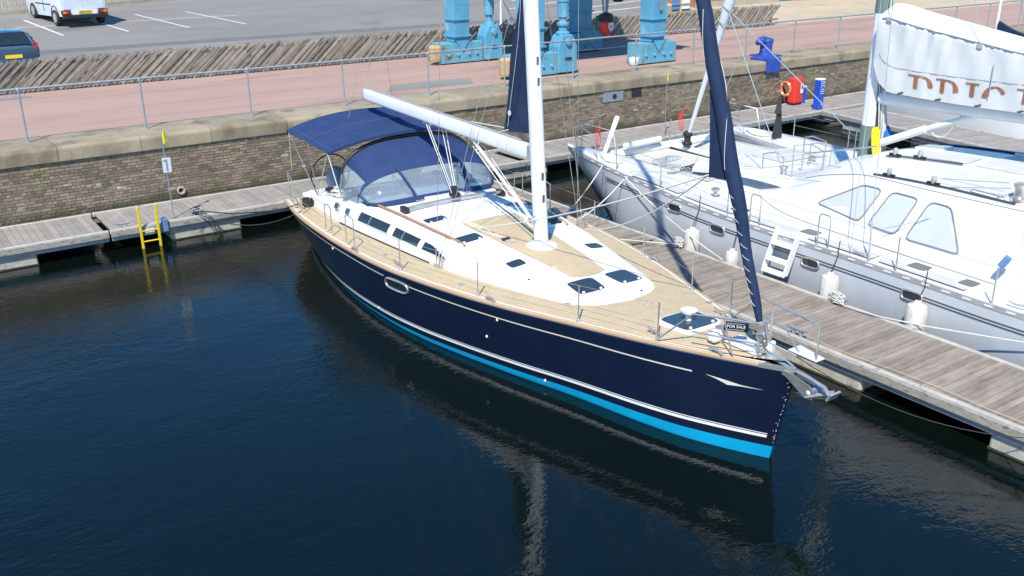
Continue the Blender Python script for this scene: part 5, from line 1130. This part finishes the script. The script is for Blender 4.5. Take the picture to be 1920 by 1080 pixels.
# rigging
for p, q in (((14.72, 9.75, 1.3), (17.9, 12.4, 14)), ((14.72, 10.15, 1.3), (17.95, 12.4, 9)), ((21.5, 9.9, 1.3), (18.1, 12.4, 14)), ((14.72, 14.6, 1.5), (17.9, 12.4, 12.5))): Cb(MB().tube([p, q], .0065, 5), 'shroud', 'stainless', cm)
Cb(MB().tube([(14.72, 9.75, 1.28), (14.9, 9.9, 2.0)], .018, 6), 'bottle_screw', 'stainless', cm)
# guard rails, boarding hoops, pulpits
for s in (-1, 1):
    gx = lambda y: hullx(s)-s*.06*max(0, (y-15)/4.7)+s*(ow(y)-.07)
    tops = []
    for y in (17.0, 15.3, 13.2, 9.15, 7.35, 5.6):
        p = (gx(y), y, gz(y)+.05); q = (gx(y), y, gz(y)+.68); Cb(MB().tube([p, q], .0135, 6), 'stanchion', 'stainless'); tops.append(q)
    for f in (0, -.3): Cb(MB().tube([(x, y, z+f) for x, y, z in tops], .0045, 4), 'lifeline', 'stainless')
    for y in (12.45, 10.75):
        x = gx(y); z = gz(y); Cb(MB().tube([(x, y-.13, z+.04), (x, y-.13, z+.62), (x, y-.09, z+.69), (x, y+.09, z+.69), (x, y+.13, z+.62), (x, y+.13, z+.04)], .0145, 6), 'boarding_hoop', 'stainless', smooth=50)
    x = hullx(s)-s*.05
    pu2 = Cb(MB().tube([(x-.32, 18.0, gz(18)+.05), (x-.34, 18.2, gz(18)+.66), (x-.12, 19.2, gz(19)+.70), (x+.0, 19.4, gz(19)+.70), (x+.12, 19.2, gz(19)+.70), (x+.34, 18.2, gz(18)+.66), (x+.32, 18.0, gz(18)+.05)], .0145, 6), 'pulpit', 'stainless', smooth=50)
    for dx in (-.13, .13): Cb(MB().tube([(x+dx*.6, 19.15, gz(19)+.05), (x+dx, 19.2, gz(19)+.70)], .0145, 6), 'leg', 'stainless', pu2)
    Cb(MB().tube([(x-.33, 18.1, gz(18)+.36), (x-.08, 19.2, gz(19)+.38), (x+.08, 19.2, gz(19)+.38), (x+.33, 18.1, gz(18)+.36)], .011, 6), 'mid_rail', 'stainless', pu2)
    rp = MB()
    for k in range(6): rp.tube([(x-.15+.02*k+.16*math.cos(t), 17.6+.3*math.sin(t)+.05*k, gz(17.5)+.10+.01*k) for t in lin(0, 6.2, 16)], .014, 4)
    Cb(rp, 'deck_rope', 'white_rope')
for x, y0_, y1_, h in ((16.9, 12.6, 13.4, .75), (19.1, 12.6, 13.4, .75), (17.2, 13.9, 14.5, .7), (18.9, 13.9, 14.5, .7), (18.0, 13.4, 14.0, .85)):
    z = 1.5 if y1_ < 13.6 else 1.42; xo = .22 if x < 18 else -.22
    z = roofc(x, (y0_+y1_)/2)-.15
    Cb(MB().tube([(x, y0_, z), (x, y0_, z+h), (x+xo*.4, (y0_+y1_)/2, z+h+.08), (x, y1_, z+h), (x, y1_, z-.1)], .0155, 6), 'mast_hoop', 'stainless', smooth=50)
Cb(MB().tube([(16.3, 14.3, 2.15), (17.0, 13.2, 2.35), (17.3, 11.6, 2.75)], .018, 6), 'grab_rail', 'stainless')
rf = MB().slab([[(16.0+.5*v+u*.5, 15.6-2.6*v+u*.2, 1.62+.12*math.sin(3*u)+.10*math.sin(math.pi*v)) for u in lin(0, 1, 6)] for v in lin(0, 1, 14)], (0, 0, .08)); Cb(rf, 'folded_sail', 'sail_white', smooth=60)
Cb(MB().lathe([(.13, 0), (.11, .05), (.07, .09), (.08, .2), (.11, .24), (.10, .26), (.03, .27)], (17.35, 14.0, roofc(17.35, 14.0)-.02), 14), 'windlass', 'stainless', smooth=40)
Cb(MB().tube([(15.6+.25*k, 16.0-.02*k, 1.56) for k in range(8)], .03, 6), 'anchor_chain', 'galvanised')
dn_ = MB(); 
for k in range(14): dn_.tube([(20.6+.01*k, 17.0, 2.35), (20.45+.03*k, 17.0+.02*math.sin(k), 1.62)], .022, 5)
dn_.tube([(20.6, 17.0, 2.3), (20.7, 17.02, 2.75)], [.09, .04], 8)
Cb(dn_, 'dark_net_bag', 'dark_rope', smooth=50)

# non-skid panels, moulded seams and small deck gear on the catamaran
for y0_, y1_ in ((7.9, 9.6), (9.75, 11.2), (11.5, 13.0), (13.2, 14.6), (14.8, 16.4)):
    Cb(MB().grid([[(x, y, gz(y)+.085) for x in (14.78, 14.95, 15.14)] for y in lin(y0_, y1_, 6)]), 'deck_panel', 'non_skid')
for x0, x1, y0_, y1_ in ((16.35, 17.1, 8.2, 9.8), (17.4, 18.9, 7.9, 9.5), (17.45, 18.0, 9.7, 10.9)):
    Cb(MB().grid([[(x, y, roofc(x, y)+.006) for x in lin(x0, x1, 6)] for y in lin(y0_, y1_, 8)]), 'roof_panel', 'non_skid', cb)
for x0, x1, y0_, y1_ in ((15.9, 17.7, 15.0, 16.0), (18.5, 20.3, 15.0, 16.0)):
    Cb(MB().grid([[(x, y, gz(y)+.05+.10*(1-((x-XC)/2.4)**2)+.06*min(1, (16.2-y)/1.2)) for x in lin(x0, x1, 6)] for y in lin(y0_, y1_, 5)]), 'deck_panel', 'non_skid')
for ys in ((14.9, 14.9), ):
    Cb(MB().tube([(x, 14.95, gz(14.95)+.155-.10*((x-XC)/2.4)**2) for x in lin(15.9, 20.3, 12)], .008, 4), 'deck_seam', 'seal_grey')
Cb(MB().tube([onc(y, gz(y)+.13, -1, .008) for y in lin(7.7, 13.6, 24)], .006, 4), 'cabin_seam', 'seal_grey', cb)
Cb(MB().tube([(XC-cab(y)[1]*.98, y, roofc(XC-cab(y)[1]*.98, y)+.008) for y in lin(7.7, 12.8, 20)], .009, 4), 'cabin_seam', 'seal_grey', cb)
for y in (13.0, 10.0, 7.0): Cb(MB().tube([(14.78, y-.14, gz(y)+.15), (14.78, y-.06, gz(y)+.13), (14.78, y+.06, gz(y)+.13), (14.78, y+.14, gz(y)+.15)], .018, 6), 'deck_cleat', 'alloy', smooth=50)
for p, q in (((16.2, 13.8, 1.85), (16.3, 8.2, 2.72)), ((16.9, 13.2, 2.2), (16.4, 8.3, 2.78)), ((15.3, 9.9, 1.75), (16.3, 8.25, 2.6)), ((14.8, 16.5, 1.62), (16.9, 12.9, 2.2))):
    Cb(MB().tube(sag(p, q, .06, 8), .008, 4), 'control_line', 'grey_cloth')
for x, y in ((15.35, 14.2), (16.6, 14.9), (19.4, 14.8)): Cb(MB().lathe([(.05, 0), (.05, .09), (.10, .11), (.11, .15), (.05, .18)], (x, y, gz(y)+.12), 12), 'deck_vent', 'stainless', smooth=40)
for y in (16.9, 15.9): 
    rp = MB()
    for k in range(5): rp.tube([(16.2+.25*math.cos(t+k)+.1*k, y+.22*math.sin(t*1.1+k), 1.60+.01*k) for t in lin(0, 5.8, 14)], .012, 4)
    Cb(rp, 'deck_rope', 'dark_rope' if y < 16 else 'grey_cloth')
# ================================================================ small things
# boarding steps hung over the catamaran's side
bs = thing('boarding_steps', 'white plastic folding steps hung over the catamaran side', 'steps', (14.45, 11.5, .55))
for y in (11.22, 11.75):
    MB().extr([(14.62, y, 1.42), (14.62, y, 1.30), (14.34, y, .62), (14.20, y, .60), (14.22, y, .72), (14.48, y, 1.36), (14.52, y, 1.46), (14.60, y, 1.48)], (0, .035, 0)).build('side_frame', 'gelcoat', bs, bevel=.008)
for z, x in ((1.16, 14.47), (.86, 14.34), (.64, 14.25)): MB().box(x-.10, x+.12, 11.255, 11.75, z-.02, z+.02).build('tread', 'gelcoat', bs, bevel=.01)
MB().box(14.56, 14.66, 11.2, 11.8, 1.30, 1.40).build('hook', 'gelcoat', bs, bevel=.01)
# fenders
def fender(y, label, z0=.30, z1=.85, r=.175, x=14.405):
    f = thing('fender', label, 'fender', (x, y, z0), group='fenders along the catamaran')
    prof_ = [(.05, z0-.0), (r*.8, z0+.03), (r, z0+.09), (r, z1-.10), (r*.85, z1-.03), (r*.45, z1), (.05, z1+.05)]
    m = MB(); vs = []; n = 36
    for rr_, h in prof_:
        for k in range(n):
            q = 2*math.pi*k/n; g = 1-(.045 if (k % 3 == 0 and .1 < (h-z0)/(z1-z0) < .95) else 0); vs.append((x+rr_*g*math.cos(q), y+rr_*g*math.sin(q), h))
    m.add(vs, [(i*n+k, i*n+(k+1) % n, (i+1)*n+(k+1) % n, (i+1)*n+k) for i in range(len(prof_)-1) for k in range(n)] + [tuple(range(n))[::-1], tuple(range((len(prof_)-1)*n, len(prof_)*n))])
    m.build('body', 'fender', f, smooth=35)
    MB().tube([(x, y, z1+.04), (14.58, y+.02, gz(y)-.02), (14.62, y+.03, gz(y)+.3)], .01, 5).build('lanyard', 'dark_rope', f)
fender(13.92, 'white fender nearest the catamaran bow, left of the furled navy sail', .24, .90)
fender(12.75, 'white fender half hidden behind the furled navy headsail', .25, .72, .14)
fender(10.3, 'white ribbed fender right of the boarding steps', .25, .90)
fender(8.48, 'rightmost white fender with a smooth grubby lower end', .26, .90, .185)
# mooring lines
def rope(pts, r, k, name, label, n=None):
    o = MB().tube(pts, r, 6); c = pts[0]; return tag(o.build(name, k, loc=tuple(c), smooth=60), label, 'rope')
def arc(p, q, s, n=16): return sag(p, q, s, n)
rope(arc((14.75, 17.4, 1.62), (12.4, 16.55, .62), .18), .014, 'white_rope', 'mooring_rope', 'white mooring rope from the catamaran bow to the pontoon behind the yacht mast')
rope(arc((14.95, 16.6, 1.60), (12.36, 16.5, .60), .30), .014, 'white_rope', 'mooring_rope', 'second slacker white rope from the catamaran bow to the same cleat')
rope(arc((14.62, 16.4, 1.52), (14.08, 12.7, .60), .10), .014, 'white_rope', 'mooring_rope', 'white rope running down the catamaran side to the pontoon edge')
rope(arc((12.36, 16.4, .62), (14.06, 13.9, .62), .02), .012, 'white_rope', 'mooring_rope', 'thin white rope lying along the pontoon to the cleat with rope')
rope([(14.03, 9.9, .57), (14.10, 9.0, .56), (14.28, 8.2, .60), (14.45, 7.0, .75), (14.6, 5.4, 1.0)], .012, 'white_rope', 'mooring_rope', 'white rope slanting along the grey hull by the rightmost fender')
rope([(12.40, 4.2, .56), (12.37, 6.0, .56), (12.45, 6.8, .55), (12.42, 7.6, .55), (12.33, 8.6, .56), (12.34, 9.3, .60)], .006, 'orange_rope', 'mooring_rope', 'thin orange line lying along the near edge of the finger pontoon')
rope(arc((10.05, 7.75, 1.45), (12.18, 5.2, .50), .30), .007, 'dark_rope', 'mooring_rope', 'dark bow line sagging from the yacht to the finger pontoon')
rope([(7.75, 19.75, 1.28), (7.5, 20.3, 1.05), (6.9, 21.8, .72), (6.42, 22.88, .62)], .016, 'dark_rope', 'mooring_rope', 'dark stern line from the yacht quarter to the quay pontoon')
rope(arc((7.65, 19.3, 1.24), (6.3, 22.86, .62), .34), .013, 'dark_rope', 'mooring_rope', 'slack dark line beside the yacht stern line')
rp = MB()
for k in range(8): rp.tube([(7.98+.11*math.cos(t+k), 7.2+12.55+.13*math.sin(t+k), 1.22+.02*k) for t in lin(0, 5.8, 14)], .014, 5)
tag(rp.build('coiled_rope', 'dark_rope', loc=(7.8, 19.75, 1.2), smooth=50), 'dark coil of rope on the yacht stern quarter deck', 'rope')
rp = MB()
for k in range(7): rp.tube([(6.35+.10*math.cos(t+k*.8), 22.95+.08*math.sin(t*1.1+k), .55+.018*k) for t in lin(0, 5.6, 12)], .013, 5)
for k in range(3): rp.tube([(6.4+.06*k, 22.9, .58), (6.5+.08*k, 22.72, .40), (6.75+.05*k, 22.6, .02)], .011, 5)
tag(rp.build('coiled_rope', 'dark_rope', loc=(6.35, 22.95, .53), smooth=50), 'tangle of dark rope on the quay pontoon edge by the pole', 'rope')
for (x, y), l in (((14.08, 9.85), 'white rope heaped on the cleat by the third fender'), ((14.08, 14.0), 'white rope knotted on the cleat under the headsail shadow')):
    rp = MB()
    for k in range(7): rp.tube([(x+.05*math.cos(t+k)+.0, y+.14*math.sin(t*1.2+k), .60+.02*k+.02*math.sin(3*t)) for t in lin(0, 5.6, 14)], .015, 5)
    tag(rp.build('knotted_rope', 'white_rope', loc=(x, y, .57), smooth=50), l, 'rope')
# yellow ladder
ld_ = thing('dock_ladder', 'yellow ladder hooked on the quay pontoon and dipping into the water', 'ladder', (5.1, 22.66, .5))
for x in (4.92, 5.33): MB().obox((x, 22.66, .35), (.06, .045, 1.35)).build('stile', 'safety_yellow', ld_, bevel=.01)
for z in (-.1, .16, .42): MB().tube([(4.92, 22.66, z), (5.33, 22.66, z)], .02, 6).build('rung', 'safety_yellow', ld_)
for x in (4.92, 5.33): MB().box(x-.03, x+.03, 22.68, 22.86, .535, .56).build('bracket', 'safety_yellow', ld_)
jb_ = tag(MB().box(5.02, 5.24, 22.715, 22.745, .30, .44).build('junction_plate', 'van_white', loc=(5.13, 22.72, .3)), 'pale plate on the pontoon edge between the ladder stiles', 'plate')
tag(MB().box(5.46, 5.58, 22.70, 22.90, .30, .62).build('cable_box', 'blue_cover', loc=(5.52, 22.8, .3), bevel=.015), 'small dark blue box on the pontoon right of the yellow ladder', 'box')
# gauge poles with yellow flags
def flagpole(x, y, h, label, sign):
    p = thing('flag_pole', label, 'pole', (x, y, PZ))
    MB().tube([(x, y, PZ-.0), (x-.02, y, h)], .014, 6).build('pole', 'galvanised', p); MB().lathe([(.05, 0), (.05, .02)], (x, y, PZ), 8).build('foot', 'galvanised', p)
    MB().slab([[(x-.02+.12*u, y-.02*math.sin(5*u), h-.02-.30*v+.05*u) for u in lin(0, 1-.35*(1-v), 4)] for v in lin(0, 1, 5)], (0, .006, 0)).build('flag', 'flag_yellow', p)
    if sign:
        MB().box(x-.10, x+.10, y-.03, y-.018, 1.66, 2.02).build('sign_board', 'van_white', p)
        m = MB().box(x-.02, x+.02, y-.034, y-.0305, 1.70, 1.98); m.box(x-.07, x-.02, y-.034, y-.0305, 1.93, 1.97); m.build('numeral', 'galvanised', p)
flagpole(5.82, 23.04, 2.66, 'thin pole with yellow flag and white sign near the yellow ladder', True)
flagpole(22.16, 22.96, 2.65, 'thin pole with yellow flag in front of the wall behind the catamaran bow', False)
# lifebuoy cabinet and service pedestals
lb = thing('lifebuoy_cabinet', 'red lifebuoy cabinet on the quay pontoon', 'cabinet', (30.45, 24.35, PZ))
MB().obox((30.45, 24.35, 1.08), (.52, .36, .98)).build('cabinet', 'red_plastic', lb, bevel=.06)
MB().tube([(30.45, 24.35, PZ), (30.45, 24.35, .7)], .05, 8).build('post', 'red_plastic', lb)
s_ = MB().box(30.52, 30.66, 24.15, 24.168, .98, 1.34).build('instruction_plate', 'white_paint', lb); MB().box(30.54, 30.64, 24.144, 24.1495, 1.15, 1.28).build('panel', 'green_board', s_)
lr = thing('lifebuoy', 'orange lifebuoy ring hanging beside the red cabinet', 'lifebuoy', (30.18, 24.62, .9))
MB().tube([(30.18+.02*math.cos(t), 24.62+.24*math.cos(t), 1.12+.26*math.sin(t)) for t in lin(0, 6.283, 21)[:-1]], .055, 8, True).build('ring', 'orange_foam', lr, smooth=60)
for t in (.7, 2.3, 3.9, 5.4): MB().tube([(30.18+.02*math.cos(t+d), 24.62+.24*math.cos(t+d), 1.12+.26*math.sin(t+d)) for d in (-.12, 0, .12)], .058, 8).build('band', 'white_paint', lr, smooth=60)
def pedestal(x, y, h, w, label, letters):
    p = thing('service_pedestal', label, 'pedestal', (x, y, PZ), group='blue service pedestals')
    MB().box(x-w/2, x+w/2, y-w/2, y+w/2, PZ+.0, h-.06).build('column', 'blue_pedestal', p, bevel=.015); MB().box(x-w/2-.012, x+w/2+.012, y-w/2-.012, y+w/2+.012, h-.058, h).build('cap', 'white_paint', p, bevel=.015)
    if letters:
        for k, (a, b) in enumerate(((.92, .84), (.80, .71), (.67, .57), (.53, .47))):
            zt, zb = PZ+(h-PZ)*a, PZ+(h-PZ)*b
            m = MB(); f = y-w/2-.006; g_ = f-.004; x0, x1 = x-w*.36, x+w*.30
            m.box(x0, x1, g_, f, zt-.018, zt)
            if k < 3: m.box(x0, x0+.02, g_, f, zb, zt-.0185); m.box(x1-.02, x1, g_, f, zb, zt-.0185)
            if k in (0, 2): m.box(x0+.021, x1-.021, g_, f, zb, zb+.018)
            m.build('marking', 'white_paint', p)
        MB().extr([(x-.04, y-w/2-.006, .72), (x+.02, y-w/2-.006, .70), (x+.0, y-w/2-.006, .86), (x-.05, y-w/2-.006, .90)], (0, -.004, 0)).build('emblem', 'blue_cover', p); MB().extr([(x+.0, y-w/2-.011, .64), (x+.06, y-w/2-.011, .70), (x+.03, y-w/2-.011, .78)], (0, -.004, 0)).build('emblem', 'flag_yellow', p)
pedestal(31.05, 24.5, 1.18, .22, 'short blue service pedestal right beside the red cabinet', False)
pedestal(30.35, 23.15, 1.68, .27, 'tall blue service pedestal with white vertical lettering', True)
# white cruiser berthed beyond the far pontoon
wc_ = thing('motor_boat', 'small white motor boat behind the far finger pontoon', 'boat', (34.0, 20.0, 0))
rows = []
for t in lin(0, 1, 14):
    y = 22.3-6.5*t; w = ip([0, .2, .5, .8, 1], [1.15, 1.25, 1.15, .7, .02], t); z = .95+.25*t
    rows.append([(34.0-w, y, z), (34.0-w*.92, y, z*.5), (34.0-w*.75, y, -.2), (34.0+w*.75, y, -.2), (34.0+w*.92, y, z*.5), (34.0+w, y, z), (34.0+w*.5, y, z+.08), (34.0-w*.5, y, z+.08)])
loft(rows).build('hull', 'gelcoat', wc_, smooth=40)
loft([[(34-w, y, 1.0), (34-w*.8, y, z), (34+w*.8, y, z), (34+w, y, 1.0)] for y, w, z in ((21.2, .95, 1.75), (19.6, .9, 1.8), (18.4, .75, 1.35), (17.6, .5, 1.12))]).build('cabin', 'gelcoat', wc_, smooth=30)
for y in (20.8, 20.0): MB().box(33.05, 33.09, y-.3, y+.3, 1.32, 1.52).build('window', 'smoked_glass', wc_)
for dy in (0, .25): MB().lathe([(.07, 0), (.05, .3)], (32.95, 19.0+dy, .75), 8).build('fender', 'galvanised', wc_)
# folded navy sail on a boat past the pontoon
fm = thing('moored_yacht', 'small white yacht with furled navy sail beyond the stowed white mainsail', 'boat', (40.2, 22.0, 0))
loft([[(40.2-w, y, .8), (40.2-w*.8, y, -.1), (40.2+w*.8, y, -.1), (40.2+w, y, .8), (40.2, y, .86)] for y, w in ((24.0, .8), (22, 1.1), (19.5, .9), (16.8, .05))]).build('hull', 'gelcoat', fm, smooth=40)
MB().tube([(40.2, 22.05, .7), (40.25, 22.05, 9)], .06, 8).build('mast', 'mast_paint', fm, smooth=60)
MB().slab([[(40.1+.05*math.sin(7*u), 21.95-2.6*u, 2.45+(.30+.55*(1-u)**3)*v) for u in lin(0, 1, 11)] for v in lin(0, 1, 5)], (.2, 0, 0)).build('furled_sail', 'navy_sail', fm, smooth=60)
